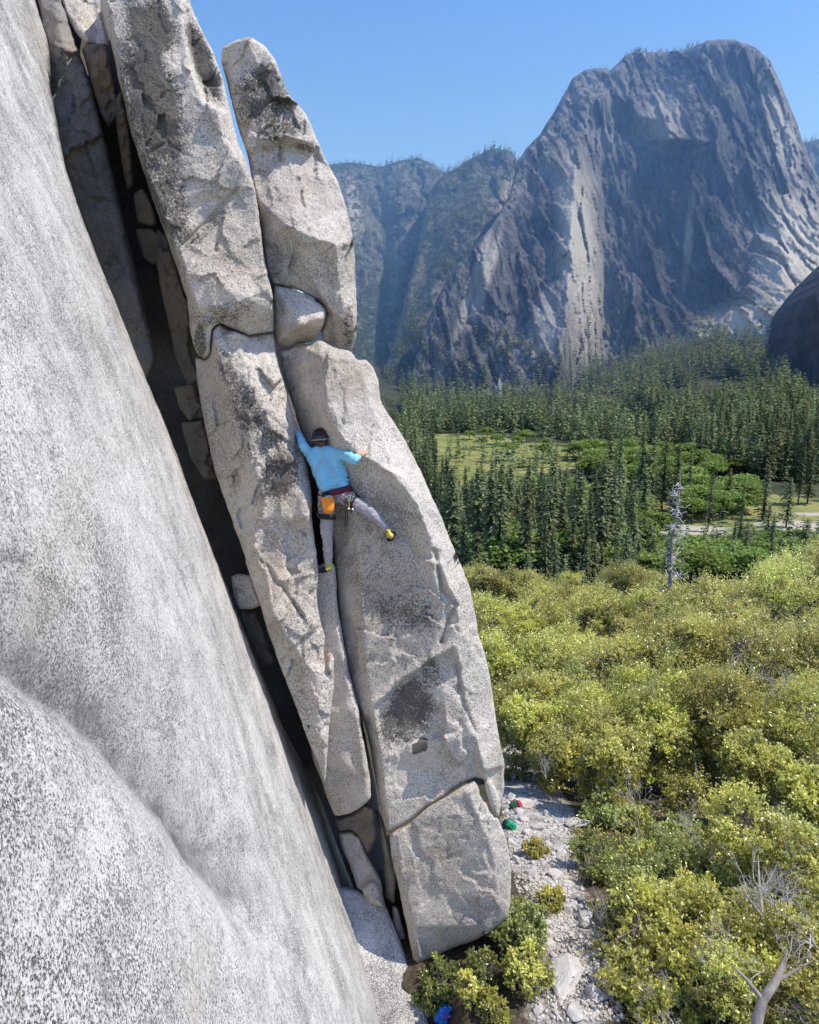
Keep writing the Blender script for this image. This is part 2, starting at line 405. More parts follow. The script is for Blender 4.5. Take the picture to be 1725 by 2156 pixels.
rock('flake_block', 'tall upper left flake block with dark lichen streak, touching top of photo', A_out, plane_depth((420, 400, 7.5), 9, 6),
     ridges=[[(214, -60, .02), (240, 60, 0), (262, 190, -.02), (290, 310, -.02), (345, 450, -.03), (385, 560, -.03), (418, 650, -.02)],
             [(418, 650, -.02), (480, 648, -.05), (520, 628, -.07), (566, 607, -.04)],
             [(372, -50, .0), (386, 60, -.06), (396, 140, -.10), (430, 215, -.12), (458, 232, -.12), (468, 290, -.10), (500, 335, -.08)],
             [(392, 10, .10), (403, 80, .16), (415, 150, .20), (440, 190, .20), (466, 222, .10)]],
     roll=.045, rw=6, step=3.6, noise=.035, nscale=2.2, thick=4.6, blur=0, facet=.06, fsize=105., mat=M_FLAKE, seed=1, cracks=[([(385, 515), (430, 472), (470, 430), (500, 398)], .045, 4), ([(300, 330), (350, 300), (400, 330)], .02, 3)],
     stain=[(318, 60, 62, 70, -15, 1.0), (320, 210, 64, 160, -14, 1.0), (350, 400, 48, 150, -16, .75), (428, 130, 24, 100, -20, .95), (440, 340, 40, 40, 0, .4), (440, 480, 100, 16, -42, .6), (450, 560, 90, 60, 0, .45), (470, 660, 90, 30, -15, .55), (422, 720, 16, 50, 0, .8)],
     warm=[(500, 660, 90, 40, 0, .9), (290, 330, 12, 260, -16, .6), (440, 560, 120, 120, 0, .4)], group=GF)
B_out = [(468, 100, .15), (490, 88, .1), (525, 76, .05), (556, 95, .1), (580, 125, .12), (591, 155, .15), (606, 196, .18), (645, 240, .2), (665, 285, .2), (686, 336, .2), (711, 380, .2), (731, 440, .18), (741, 490, .15), (747, 540, .15), (750, 600, .15), (752, 665, .16), (750, 712, .25), (741, 736, .32),
         (701, 728, .32), (680, 715, .3), (676, 702, .25), (684, 680, .2), (688, 655, .12), (676, 638, .1), (640, 616, .08), (610, 604, .08), (576, 598, .1), (565, 575, .1), (556, 515, .1), (545, 450, .12), (533, 390, .15), (522, 330, .18), (505, 280, .18), (490, 225, .2), (476, 165, .2), (467, 130, .2)]
rock('flake_block', 'rounded pinnacle block with bright sloping facet, right of the tall upper block', B_out, plane_depth((620, 500, 7.9), 5, 4),
     ridges=[[(550, 425, -.05), (600, 474, -.32), (622, 482, -.34), (660, 500, -.37), (706, 513, -.34), (727, 510, -.18)],
             [(530, 332, .16), (560, 315, .22), (610, 305, .24), (665, 322, .26)], [(540, 290, .02), (600, 285, .02), (655, 300, .10)],
             [(520, 200, .10), (540, 130, .06), (525, 95, .05)], [(560, 215, .06), (600, 280, .10)], [(735, 690, .0), (715, 600, -.12)], [(640, 560, -.16), (690, 640, -.08)]],
     roll=.06, rw=7, step=3.6, noise=.05, nscale=2.0, thick=4.2, blur=0, facet=.07, mat=M_FLAKE, seed=2, cracks=[([(500, 260), (560, 285), (600, 300)], .03, 4), ([(640, 470), (690, 560), (700, 640)], .02, 3)],
     stain=[(560, 210, 70, 90, -20, .75), (590, 270, 60, 40, 0, .7), (560, 165, 50, 30, 30, .8), (640, 310, 30, 10, 20, .7), (735, 690, 14, 60, 0, .7), (660, 580, 80, 60, 0, .18)],
     warm=[(725, 700, 40, 50, 0, .9), (650, 420, 90, 80, 0, .3), (735, 600, 15, 100, 0, .5)], group=GF)
rock('flake_block', 'small wedge block jammed beneath the rounded pinnacle block', [(578, 600, .05), (610, 606, .05), (640, 618, .06), (675, 640, .06), (687, 655, .06), (683, 680, .1), (674, 700, .2), (668, 712, .28), (650, 722, .32), (630, 723, .33), (608, 733, .33), (588, 730, .3), (580, 712, .2), (577, 650, .1)],
     plane_depth((630, 660, 7.95), 4, -4), ridges=[[(584, 718, .1), (606, 702, -.06), (634, 684, -.14), (676, 668, -.05)], [(590, 620, .02), (634, 684, -.14)]], roll=.06, rw=6, noise=.025, nscale=2.5, thick=3.4, facet=.03, step=4, mat=M_FLAKE, seed=3,
     stain=[(640, 700, 40, 15, 0, .4)], warm=[(640, 700, 50, 30, 0, .7)], group=GF)
D_out = [(412, 752, .42), (415, 800, .42), (432, 900, .40), (455, 1000, .38), (482, 1075, .36), (510, 1155, .32), (528, 1215, .28), (543, 1258, .25), (567, 1339, .2), (595, 1414, .15), (624, 1490, .12), (647, 1552, .1), (666, 1599, .1), (684, 1651, .1), (688, 1610, .08), (691, 1561, .05), (697, 1495, .04), (704, 1438, .04), (704, 1383, .04), (696, 1384, .04),
         (686, 1402, .1), (682, 1370, .12), (685, 1339, .1), (672, 1300, .12), (667, 1250, .12), (671, 1205, .12), (662, 1130, .15), (657, 1085, .08), (655, 1030, .18), (648, 990, .18), (640, 955, .18), (628, 910, .2), (617, 870, .2), (605, 830, .2), (590, 780, .2), (581, 740, .22), (576, 702, .3),
         (525, 708, .3), (485, 693, .28), (465, 682, .22), (450, 693, .15), (446, 715, .15), (444, 745, .2), (432, 760, .35)]
rock('flake_block', 'long tapering left flake block with speckled face, left of the climber', D_out, plane_depth((540, 1000, 7.85), 9, 3),
     ridges=[[(452, 715, .03), (470, 780, 0), (492, 850, -.03), (520, 930, -.05), (548, 1010, -.06), (556, 1090, -.05), (532, 1150, -.05), (560, 1190, -.04), (592, 1235, -.02), (640, 1295, .02), (668, 1335, .06)],
             [(500, 700, .06), (520, 790, -.06), (560, 870, -.07), (600, 940, -.02), (630, 1010, -.05), (648, 1085, -.04)],
             [(560, 1190, -.04), (575, 1290, .0), (640, 1390, .0), (665, 1420, -.03), (690, 1398, .0)], [(665, 1420, -.03), (672, 1490, -.02), (680, 1580, .02)],
             [(540, 1140, -.02), (566, 1200, .07), (600, 1245, .08), (640, 1300, .08)]],
     roll=.04, rw=5, step=3.6, noise=.045, nscale=2.4, thick=4.2, blur=0, facet=.07, mat=M_FLAKE, seed=4, cracks=[([(525, 1150), (566, 1200), (600, 1245), (640, 1298)], .05, 4), ([(560, 870), (600, 905), (640, 930)], .03, 4)],
     stain=[(590, 1000, 45, 70, 20, .85), (520, 860, 38, 90, -20, .72), (560, 940, 60, 60, 0, .6), (480, 780, 24, 60, -20, .65), (600, 1120, 40, 40, 0, .4), (640, 1340, 30, 70, -20, .45), (650, 1530, 4, 4, 0, 1.)],
     warm=[(600, 1150, 70, 130, 0, .5), (470, 900, 30, 180, -15, .45)], group=GF)
F_out = [(588, 735, .55), (608, 736, .52), (630, 726, .48), (650, 724, .42), (670, 715, .30), (680, 718, .25), (701, 731, .2), (740, 740, .15), (752, 757, .15), (770, 757, .2), (785, 770, .25), (797, 800, .28), (803, 850, .3), (830, 890, .3), (850, 920, .3), (870, 960, .3), (890, 1000, .3), (906, 1040, .3), (926, 1080, .3),
         (950, 1140, .3), (975, 1200, .3), (990, 1240, .3), (1000, 1290, .3), (1008, 1340, .3), (1020, 1370, .3), (1031, 1420, .3), (1040, 1480, .3), (1045, 1520, .3), (1055, 1570, .3), (1062, 1610, .3), (1062, 1660, .32), (1055, 1690, .35), (1046, 1702, .35), (1034, 1682, .32), (1018, 1640, .25),
         (1000, 1637, .2), (970, 1652, .15), (940, 1672, .1), (905, 1690, .06), (870, 1722, .04), (820, 1751, .02), (812, 1742, .05), (803, 1705, .12), (792, 1645, .25), (777, 1560, .35), (766, 1520, .4), (751, 1480, .42), (735, 1420, .42), (722, 1345, .45), (714, 1280, .48), (708, 1200, .5), (703, 1140, .52), (690, 1080, .56), (672, 1040, .6), (655, 985, .62), (640, 930, .62), (625, 880, .62), (610, 830, .6), (597, 785, .58)]
def shell_step(P):
    pan = [(792, 1485), (840, 1442), (893, 1404), (955, 1366), (964, 1400), (970, 1470), (985, 1520), (960, 1545), (870, 1560), (812, 1590), (800, 1545)]
    ins = in_poly(P, pan); d = seg_dist(P, pan)
    w = .5+np.where(ins, 1, -1)*np.clip(d/3., 0, 1)*.5
    lip = seg_dist(P, pan[:5], False)
    o = .075*w*np.exp(-np.where(ins, lip, 0)/150.)-.035*np.exp(-(seg_dist(P, [(784, 1484), (836, 1434), (893, 1396), (958, 1358), (972, 1400)], False)/7.)**2)
    o = o-.10*np.clip(1-seg_dist(P, [(820, 1500), (900, 1440), (960, 1400)], False)/120., 0, 1)*(~ins)*0
    # crack seams
    for line, amp, wd in (([(855, 1560), (905, 1555), (950, 1540)], .02, 4), ([(735, 1270), (800, 1255), (880, 1250)], .015, 4), ([(915, 1160), (930, 1240), (962, 1275), (945, 1300), (930, 1350)], .09, 5), ([(962, 1400), (975, 1480), (1000, 1540)], .06, 5), ([(895, 1180), (930, 1190), (948, 1240)], -.06, 7), ([(830, 1125), (860, 1135), (880, 1170), (905, 1175)], .05, 5), ([(800, 985), (840, 1000), (880, 1040)], -.05, 6)):
        o = o+amp*np.exp(-(seg_dist(P, line, False)/wd)**2)
    return o
rock('flake_block', 'largest flake block, tall grey face right of the climber', F_out, plane_depth((800, 1200, 8.1), 3.5, 0),
     ridges=[[(676, 748, -.08), (690, 850, -.14), (701, 888, -.16), (726, 927, -.18), (755, 954, -.18), (784, 970, -.19), (813, 985, -.19), (852, 1026, -.17), (880, 1062, -.14), (905, 1130, -.12), (922, 1230, -.10), (962, 1272, -.08), (972, 1340, -.08), (962, 1420, -.06), (975, 1490, -.06), (1000, 1545, -.05), (1020, 1620, 0)],
             [(722, 1000, .16), (745, 1090, .15), (760, 1200, .12), (765, 1300, .10), (772, 1400, .06), (785, 1500, .02), (803, 1600, .0), (818, 1745, -.02)],
             [(752, 1480, .28), (770, 1500, .04)], [(830, 1080, .06), (860, 1150, .06), (880, 1250, .04), (880, 1350, .02)], [(752, 760, .0), (775, 830, .02), (800, 900, .05), (860, 990, .05)], [(900, 1080, .08), (950, 1180, .12), (985, 1290, .12)]],
     roll=.05, rw=6, step=3.8, noise=.04, nscale=2.0, thick=4.0, blur=0, facet=.06, fsize=110., mat=M_FLAKE, seed=5, extra=shell_step, stainfn=lambda P: in_poly(P, [(868, 1568), (881, 1563), (884, 1553), (900, 1556), (899, 1580), (872, 1588)])*3.,
     stain=[(865, 1490, 56, 78, 20, .85), (835, 1520, 44, 60, 20, .8), (905, 1420, 30, 50, 0, .7), (800, 1210, 80, 70, 0, .48), (850, 1290, 90, 60, 0, .62), (800, 1330, 60, 60, 0, .5), (790, 1150, 50, 60, 0, .4), (885, 1575, 5, 5, 0, 1.0)],
     warm=[(730, 780, 70, 60, 0, .55), (800, 1230, 90, 120, 0, .5), (1058, 1610, 12, 60, 0, 1.), (775, 1600, 14, 160, -15, .8), (640, 800, 50, 120, 0, .4)], group=GF)
rock('flake_block', 'lowest flake block with smooth face, standing on the ground', [(820, 1757, .03), (870, 1728, .03), (905, 1696, .03), (940, 1678, .03), (970, 1658, .05), (1000, 1643, .08), (1008, 1662, .1), (1022, 1690, .12), (1034, 1712, .14), (1048, 1722, .16), (1060, 1747, .2), (1070, 1785, .22), (1077, 1832, .24), (1075, 1900, .26), (1068, 1932, .3), (1040, 1956, .3), (1000, 1980, .28), (950, 1997, .25), (910, 2017, .22), (880, 2034, .2), (869, 2020, .15), (860, 1965, .12), (847, 1905, .1), (836, 1850, .08), (824, 1800, .05)],
     plane_depth((920, 1850, 8.70), 2, 2), ridges=[[(838, 1760, -.02), (850, 1850, -.02), (872, 1950, -.02), (884, 2015, .06)], [(990, 1670, -.02), (1012, 1730, -.03), (1040, 1800, -.02), (1050, 1900, .0), (1020, 1950, .06)], [(1005, 1675, .05), (1016, 1715, .07)]],
     roll=.05, rw=6, step=3.8, noise=.025, nscale=1.4, thick=3.4, blur=0, facet=.03, mat=M_FLAKE, seed=6,
     stain=[(930, 1800, 90, 60, 0, .22), (970, 1920, 30, 20, 0, .4)], warm=[(900, 1980, 100, 50, 0, .7), (860, 1800, 20, 140, -10, .5), (940, 1850, 130, 130, 0, .4)], group=GF)
rock('flake_block', 'thin upright splinter beside the right end of the horizontal crack', [(1020, 1645), (1036, 1640), (1056, 1690), (1050, 1722), (1040, 1716), (1030, 1690)], plane_depth((1038, 1690, 8.62), 3, 8), roll=.06, rw=8, noise=.03, thick=1.6, mat=M_FLAKE, seed=7, group=GF)
rock('flake_block', 'shaded slab set back inside the corner below the climber', [(664, 1195), (690, 1180), (706, 1190), (710, 1270), (722, 1345), (736, 1420), (752, 1480), (766, 1560), (780, 1640), (782, 1680), (760, 1700), (740, 1711), (706, 1718), (690, 1680), (660, 1600), (640, 1500), (640, 1380), (650, 1280)],
     plane_depth((710, 1450, 8.45), 6, -22), ridges=[[(735, 1498, -.04), (757, 1495, -.04)], [(720, 1590, -.02), (742, 1560, .05), (758, 1640, .0)]], roll=.12, rw=9, noise=.035, nscale=2.2, thick=1.2, mat=M_FLAKE, seed=8, stain=[(710, 1600, 60, 80, 0, .3)], warm=[(730, 1650, 50, 60, 0, .6)], group=GF)
# rubble wedged between slab and flake
GR = 'rocks wedged in the chimney'
rock('chockstone', 'pale rounded chockstone wedged in the chimney beside the slab edge', [(487, 1213), (505, 1208), (530, 1212), (540, 1240), (552, 1275), (530, 1283), (503, 1283), (493, 1262)], plane_depth((515, 1245, 8.4), 25, 0), roll=.12, rw=9, noise=.05, facet=.05, fsize=40., thick=.55, step=4, mat=M_FLAKE, seed=9, group=GR)
rock('chockstone', 'dark narrow stone hanging below the pale rounded chockstone', [(508, 1290), (540, 1285), (560, 1340), (580, 1395), (565, 1402), (545, 1375), (520, 1330)], plane_depth((545, 1340, 8.75), -5, -10), roll=.12, rw=9, noise=.05, facet=.05, fsize=40., thick=.5, step=4, mat=M_CHIM_SHADE, seed=10, group=GR)
rock('chockstone', 'reddish triangular stone under the shaded corner slab', [(705, 1722), (742, 1716), (768, 1694), (786, 1700), (795, 1760), (776, 1800), (756, 1760), (738, 1745), (716, 1750)], plane_depth((755, 1740, 9.0), -14, -14), roll=.1, rw=8, noise=.05, facet=.05, fsize=40., thick=.8, step=4, mat=M_CHIM_SHADE, seed=11, warm=[(755, 1740, 60, 60, 0, .9)], group=GR)
rock('chockstone', 'grey block below the reddish triangular stone', [(714, 1752), (740, 1748), (760, 1765), (774, 1805), (800, 1850), (806, 1880), (780, 1888), (752, 1870), (740, 1830), (722, 1790)], plane_depth((760, 1810, 9.25), 8, -10), roll=.1, rw=9, noise=.05, facet=.05, fsize=40., thick=.8, step=4, mat=M_FLAKE, seed=12, group=GR)
rock('chockstone', 'narrow leaning stone in the crack left of the lowest block', [(790, 1700), (803, 1712), (822, 1800), (834, 1850), (832, 1905), (812, 1890), (806, 1800)], plane_depth((815, 1800, 9.5), 4, -15), roll=.08, rw=7, noise=.05, facet=.05, fsize=40., thick=.8, step=4, mat=M_FLAKE, seed=13, warm=[(815, 1800, 30, 120, 0, .8)], group=GR)
rock('chockstone', 'small rounded stone at the top of the shaded ramp', [(762, 1870), (780, 1852), (800, 1862), (806, 1890), (812, 1912), (790, 1906), (770, 1896)], plane_depth((788, 1884, 9.1), 10, 0), roll=.12, rw=10, noise=.05, facet=.05, fsize=40., thick=.5, step=4, mat=M_FLAKE, seed=14, group=GR)
rock('chockstone', 'pale upright stone leaning on the left foot of the lowest block', [(826, 1905), (838, 1912), (852, 1965), (866, 2018), (862, 2034), (848, 2030), (838, 1985), (828, 1945)], plane_depth((845, 1970, 9.5), 10, -5), roll=.07, rw=7, noise=.02, thick=.5, step=4, mat=M_FLAKE, seed=15, group=GR)
rock('ramp_slab', 'smooth bluish ramp of rock at the chimney foot beside the big slab', [(700, 1860), (752, 1872), (790, 1890), (812, 1905), (835, 1960), (862, 2030), (885, 2085), (906, 2156), (935, 2260), (800, 2260), (740, 2050)], plane_depth((835, 2050, 8.9), 48, 26), ridges=[[(815, 1930, .03), (850, 2040, .03), (885, 2140, .03)]], roll=.15, rw=12, noise=.05, nscale=2., thick=1.2, mat=M_SLAB, seed=16)
rock('sunlit_ledge', 'sunlit pale rock ledge at the top left behind the chimney', [(118, -70), (215, -70), (212, 20), (222, 60), (232, 100), (205, 96), (180, 92), (160, 70), (140, 30), (126, -10)], plane_depth((180, 30, 9.0), 24, 24), ridges=[[(150, -40, 0), (185, 80, -.1)], [(188, -50, .12), (204, 60, .08)]], roll=.08, rw=8, noise=.06, thick=1.2, step=4, facet=.06, mat=M_FLAKE, seed=19)
# rock inside the chimney, behind the flake
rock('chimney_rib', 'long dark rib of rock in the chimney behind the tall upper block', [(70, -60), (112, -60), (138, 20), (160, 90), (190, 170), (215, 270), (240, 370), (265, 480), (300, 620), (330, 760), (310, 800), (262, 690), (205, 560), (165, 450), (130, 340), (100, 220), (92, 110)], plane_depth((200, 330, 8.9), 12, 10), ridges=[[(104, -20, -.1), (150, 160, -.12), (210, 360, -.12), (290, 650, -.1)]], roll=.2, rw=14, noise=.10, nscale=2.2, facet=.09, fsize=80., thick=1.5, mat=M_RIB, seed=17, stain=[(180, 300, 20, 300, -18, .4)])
rock('inner_cliff', 'rock wall closing the back of the chimney, its shade put into the colour', [(90, -120), (260, -120), (262, 60), (340, 250), (450, 260), (520, 420), (600, 560), (640, 640), (650, 760), (680, 900), (700, 1100), (730, 1350), (790, 1650), (820, 1850), (830, 1960), (700, 1960), (600, 1700), (480, 1420), (380, 1150), (300, 850), (220, 600), (150, 300), (110, 100)], plane_depth((250, 300, 10.6), 16, 40), ridges=[[(150, 0, -.1), (260, 330, -.1), (420, 800, -.1)], [(185, -40, .15), (200, 60, .1)]], roll=.2, rw=20, noise=.14, nscale=1.5, thick=2.5, step=8, mat=M_CHIM_SHADE, seed=18)
for (lab, pts, an, le) in (
    ('squarish dark block near the top of the chimney', [(173, 100), (185, 92), (215, 92), (226, 108), (240, 180), (252, 240), (230, 270), (212, 240), (195, 180)], (210, 170, 8.9), 4),
    ('narrow brown block against the left edge of the tall upper block', [(243, 210), (256, 190), (270, 270), (278, 330), (282, 390), (268, 400), (255, 330), (246, 270)], (262, 300, 8.8), 0),
    ('small tan block halfway down the chimney', [(280, 410), (300, 395), (320, 430), (332, 470), (318, 478), (290, 466)], (305, 440, 8.7), 2),
    ('flat layered stone below the small tan block', [(286, 482), (318, 480), (340, 500), (344, 545), (322, 560), (300, 540)], (315, 520, 8.75), 2),
    ('tall pale brown block low in the chimney', [(330, 480), (352, 500), (378, 580), (396, 650), (400, 740), (420, 800), (400, 815), (372, 760), (345, 640), (330, 560)], (365, 640, 8.6), 2),
    ('stone shelf in the chimney level with the top of the left flake block', [(366, 815), (408, 808), (425, 850), (432, 880), (400, 888), (378, 860)], (395, 845, 8.7), 6),
    ('shadowed block in the chimney beside the left flake block', [(382, 890), (428, 885), (446, 960), (456, 1010), (430, 1010), (400, 960)], (420, 940, 8.7), 4)):
    rock('chockstone', lab, pts, plane_depth(an, le, -12), roll=.08, rw=6, noise=.05, facet=.07, fsize=45., nscale=2.5, thick=.7, step=4, mat=M_CHIM_SHADE, seed=20+an[0]*.01, warm=[(an[0], an[1], 60, 90, 0, .8)], group=GR)
# ------------------------------------------------------------------ terrain
_gy = np.array([-60, 0, 5, 8, 13, 20, 30, 50, 80, 120, 160, 220, 300, 340, 760, 6000.])
_gz = np.array([-7.4, -7.5, -7.7, -8.0, -9.7, -13.0, -16.8, -23.5, -33, -44, -53, -63, -69.5, -70, -70, -70.])
def terrain(x, y):
    x = np.asarray(x, float); y = np.asarray(y, float)
    z = np.interp(y, _gy, _gz)
    t = np.clip(x/np.maximum(y, 1), -1, 1.2)
    sm = lambda v: np.clip(v, 0, 1)**2*(3-2*np.clip(v, 0, 1))
    z = z-1.3*sm((.75-x)/.5)*sm((7.5-y)/.7)
    near = np.clip((60-y)/50, 0, 1)
    z = z-near*np.clip(x-2.2, 0, 30)*.05+near*np.clip(-x-1.0, 0, 6)*.25
    # the talus climbing to the foot of the cliffs
    k = np.interp(t, [-.3, -.05, .03, .12, .25, .36, .45, .62, .9], [.16, .10, .08, .08, .12, .19, .23, .22, .22])
    y0 = np.interp(t, [-.2, 0, .1, .3, .5, .7], [640, 720, 770, 770, 660, 620])
    up = np.clip(y-y0, 0, 900)
    z = z+k*up*np.clip(up/120, 0, 1)
    P = np.stack([x, y, 0*x], -1)
    z = z+np.clip((y-70)/200, 0, 1)*(2.2*fbm(P/60., 3))+np.clip(1-y/60, 0, 1)*.18*fbm(P/1.1, 4)
    z = z+np.clip((y-800)/200, 0, 1)*6*fbm(P/45.+7, 3)
    return z
def hit(px, py, off=0., dmin=4., dmax=1800.):
    """where the sight lines of the photograph meet the terrain (a measurement of where things stand)"""
    px = np.atleast_1d(np.asarray(px, float)); py = np.atleast_1d(np.asarray(py, float))
    r = unproj(px, py, np.ones(len(px))); ds = np.geomspace(dmin, dmax, 110); res = np.full(len(px), np.nan); lo = np.full(len(px), dmin)
    def under(ix, d):
        p = r[ix]*d[:, None]; return p[:, 2]-off < terrain(p[:, 0], p[:, 1])
    left = np.arange(len(px)); hi = np.full(len(px), np.nan); prev = dmin
    for d in ds:
        if len(left) == 0: break
        m = under(left, np.full(len(left), d)); hi[left[m]] = d; lo[left[m]] = prev; left = left[~m]; prev = d
    ok = np.where(~np.isnan(hi))[0]; a, c = lo[ok], hi[ok]
    for _ in range(9):
        m_ = (a+c)/2; u = under(ok, m_); c = np.where(u, m_, c); a = np.where(u, a, m_)
    res[ok] = c
    return res
# sheet
ys = np.concatenate([np.linspace(-40, 4, 14), np.linspace(4.4, 24, 120), np.geomspace(24.4, 300, 130), np.geomspace(304, 1500, 150), np.geomspace(1560, 9000, 14)])
ts = np.concatenate([np.linspace(-1.6, -.3, 20), np.linspace(-.28, .8, 170), np.linspace(.85, 2.2, 16)])
YY, TT = np.meshgrid(ys, ts, indexing='ij'); XX = TT*(np.maximum(YY, 0)+9)
ZZ = terrain(XX, YY); V = np.stack([XX, YY, ZZ], -1).reshape(-1, 3); ny, nx = XX.shape
ii = np.arange(ny*nx).reshape(ny, nx); Q = np.stack([ii[:-1, :-1], ii[:-1, 1:], ii[1:, 1:], ii[1:, :-1]], -1).reshape(-1, 4)
me = np_mesh('ground', V, quads=Q)
# zones in ground coordinates
def ground_poly(pts):
    px = np.array([p[0] for p in pts], float); py = np.array([p[1] for p in pts], float); d = hit(px, py); p = unproj(px, py, d); return [(a, b) for a, b in p[:, :2]]
XY = V[:, :2]
def zone(poly, w):
    ins = in_poly(XY, poly); dd = seg_dist(XY, poly); return np.clip(.5+np.where(ins, 1, -1)*dd/w*.5, 0, 1)
path = zone(ground_poly([(1055, 1560), (1110, 1560), (1150, 1640), (1190, 1690), (1215, 1760), (1210, 1830), (1235, 1900), (1270, 2010), (1290, 2156), (1120, 2156), (1140, 2080), (1170, 1980), (1100, 1890), (1075, 1800), (1050, 1700)]), .8)
mead = np.maximum(zone(ground_poly([(855, 925), (900, 917), (1000, 915), (1130, 930), (1230, 950), (1215, 985), (1120, 1000), (1040, 1020), (960, 1030), (900, 980)]), 26),
                  zone(ground_poly([(1400, 1050), (1520, 1025), (1700, 1050), (1790, 1070), (1790, 1120), (1650, 1130), (1480, 1140), (1330, 1120), (1370, 1080)]), 24))
mead = np.maximum(mead, zone(ground_poly([(1150, 1010), (1290, 1020), (1360, 1060), (1340, 1110), (1200, 1080)]), 20)*.8)
sand = zone(ground_poly([(1330, 1118), (1400, 1098), (1500, 1104), (1600, 1090), (1700, 1096), (1790, 1100), (1790, 1120), (1650, 1128), (1480, 1133), (1370, 1130)]), 10)
sand = .62*np.maximum(sand, zone(ground_poly([(1560, 1066), (1700, 1078), (1790, 1082), (1790, 1088), (1690, 1086)]), 6))
scree = zone(ground_poly([(1180, 835), (1240, 820), (1330, 835), (1340, 870), (1260, 885), (1170, 870)]), 25)
add_attr(me, 'far', np.clip((V[:, 1]-60)/120, 0, 1)); add_attr(me, 'path', path); add_attr(me, 'meadow', mead); add_attr(me, 'sand', np.maximum(sand, scree*.42))
b = NB('ground_soil'); co = b.coord()
n1 = b.noise(co, .9, 6, .65); n2 = b.noise(co, 14, 5, .7); n3 = b.noise(co, .03, 6, .6)
soil = b.mix(b.ramp(n2, [(.4, 0), (.65, 1)]), (.055, .042, .026), (.13, .10, .07))
soil = b.mix(b.ramp(n1, [(.5, 0), (.65, 1)]), soil, (.035, .05, .018))
soil = b.mix(b.attr('far'), soil, b.mix(b.ramp(n3, [(.4, 0), (.6, 1)]), (.030, .042, .020), (.065, .070, .035)))
grav = b.mix(b.ramp(n2, [(.38, 0), (.6, 1)]), (.22, .195, .165), (.70, .67, .615))
grav = b.mix(b.ramp(n1, [(.52, 0), (.66, 1)]), grav, (.16, .13, .095))
c = b.mix(b.ramp(b.math('ADD', b.attr('path'), b.math('MULTIPLY', b.math('SUBTRACT', n1, .5), .9)), [(.42, 0), (.58, 1)]), soil, grav)
gr = b.mix(b.ramp(n3, [(.35, 0), (.65, 1)]), (.13, .17, .04), (.30, .28, .10))
c = b.mix(b.ramp(b.math('ADD', b.attr('meadow'), b.math('MULTIPLY', b.math('SUBTRACT', n3, .5), 2.2)), [(.4, 0), (.6, 1)]), c, gr)
c = b.mix(b.ramp(b.math('ADD', b.attr('sand'), b.math('MULTIPLY', b.math('SUBTRACT', n3, .5), 1.6)), [(.4, 0), (.6, 1)]), c, (.44, .40, .31))
b.bsdf(c, .95, n2, .8, .04)
tag(obj('ground', me, b.m), 'ground falling from the foot of the cliff to the flat valley floor', kind='structure')

# ------------------------------------------------------------------ far cliffs
def far_rock(name, bare=(.235, .245, .27), dk=(.036, .042, .058), veg=.35, sc=1.):  # rock colour tinted blue-grey to carry some of the distance haze
    b = NB(name); co = b.coord()
    mp = b.n('ShaderNodeMapping'); b.l(co, mp.inputs[0]); mp.inputs['Scale'].default_value = (1, 1, .11)
    st = b.noise(mp.outputs[0], .045*sc, 7, .66, .4); bl = b.noise(co, .012*sc, 6, .6); fine = b.noise(co, .16*sc, 5, .7)
    c = b.mix(b.ramp(st, [(.38, 0), (.62, 1)]), dk, bare)
    c = b.mix(b.math('MULTIPLY', b.ramp(bl, [(.42, 0), (.62, 1)]), .55), c, tuple(x*1.25 for x in bare))
    c = b.mix(b.math('MULTIPLY', b.ramp(fine, [(.52, 0), (.60, 1)]), .35), c, tuple(x*.5 for x in dk))
    st2 = b.noise(mp.outputs[0], .15*sc, 5, .65, .3)
    c = b.mix(b.math('MULTIPLY', b.ramp(st2, [(.5, 0), (.62, 1)]), .6), c, tuple(x*.8 for x in dk))
    c = b.mix(b.math('MULTIPLY', b.attr('stain'), .7), c, tuple(x*.9 for x in dk))  # painted shade: darkens the cliff faces turned from the sun
    c = b.mix(b.math('MULTIPLY', b.attr('warm'), .8), c, (.60, .59, .58))  # painted sunlight and pale talus: whitens the lit pillar and apron
    ge = b.n('ShaderNodeNewGeometry'); sep = b.n('ShaderNodeSeparateXYZ'); b.l(ge.outputs['Normal'], sep.inputs[0])
    vg = b.math('ADD', b.math('MULTIPLY', sep.outputs['Z'], .9), b.math('MULTIPLY', b.math('SUBTRACT', b.noise(co, .05*sc, 6, .7), .5), 2.4))
    c = b.mix(b.math('MULTIPLY', b.ramp(b.math('ADD', vg, veg-.9), [(.28, 0), (.42, 1)]), .9), c, (.035, .05, .022))
    hg = b.math('ADD', st, b.math('ADD', b.math('MULTIPLY', st2, .6), b.math('MULTIPLY', fine, .12)))
    b.bsdf(c, .95, hg, 1.0, 8., .05); return b.m
M_MT = far_rock('far_cliff_rock', veg=.05)
M_RG = far_rock('far_ridge_rock', bare=(.18, .19, .20), dk=(.045, .056, .058), veg=.62)
M_SH = far_rock('shaded_spur_rock', bare=(.10, .10, .10), dk=(.04, .045, .045), veg=.25)  # darker copy of the far rock: the spur's shade is in the colour
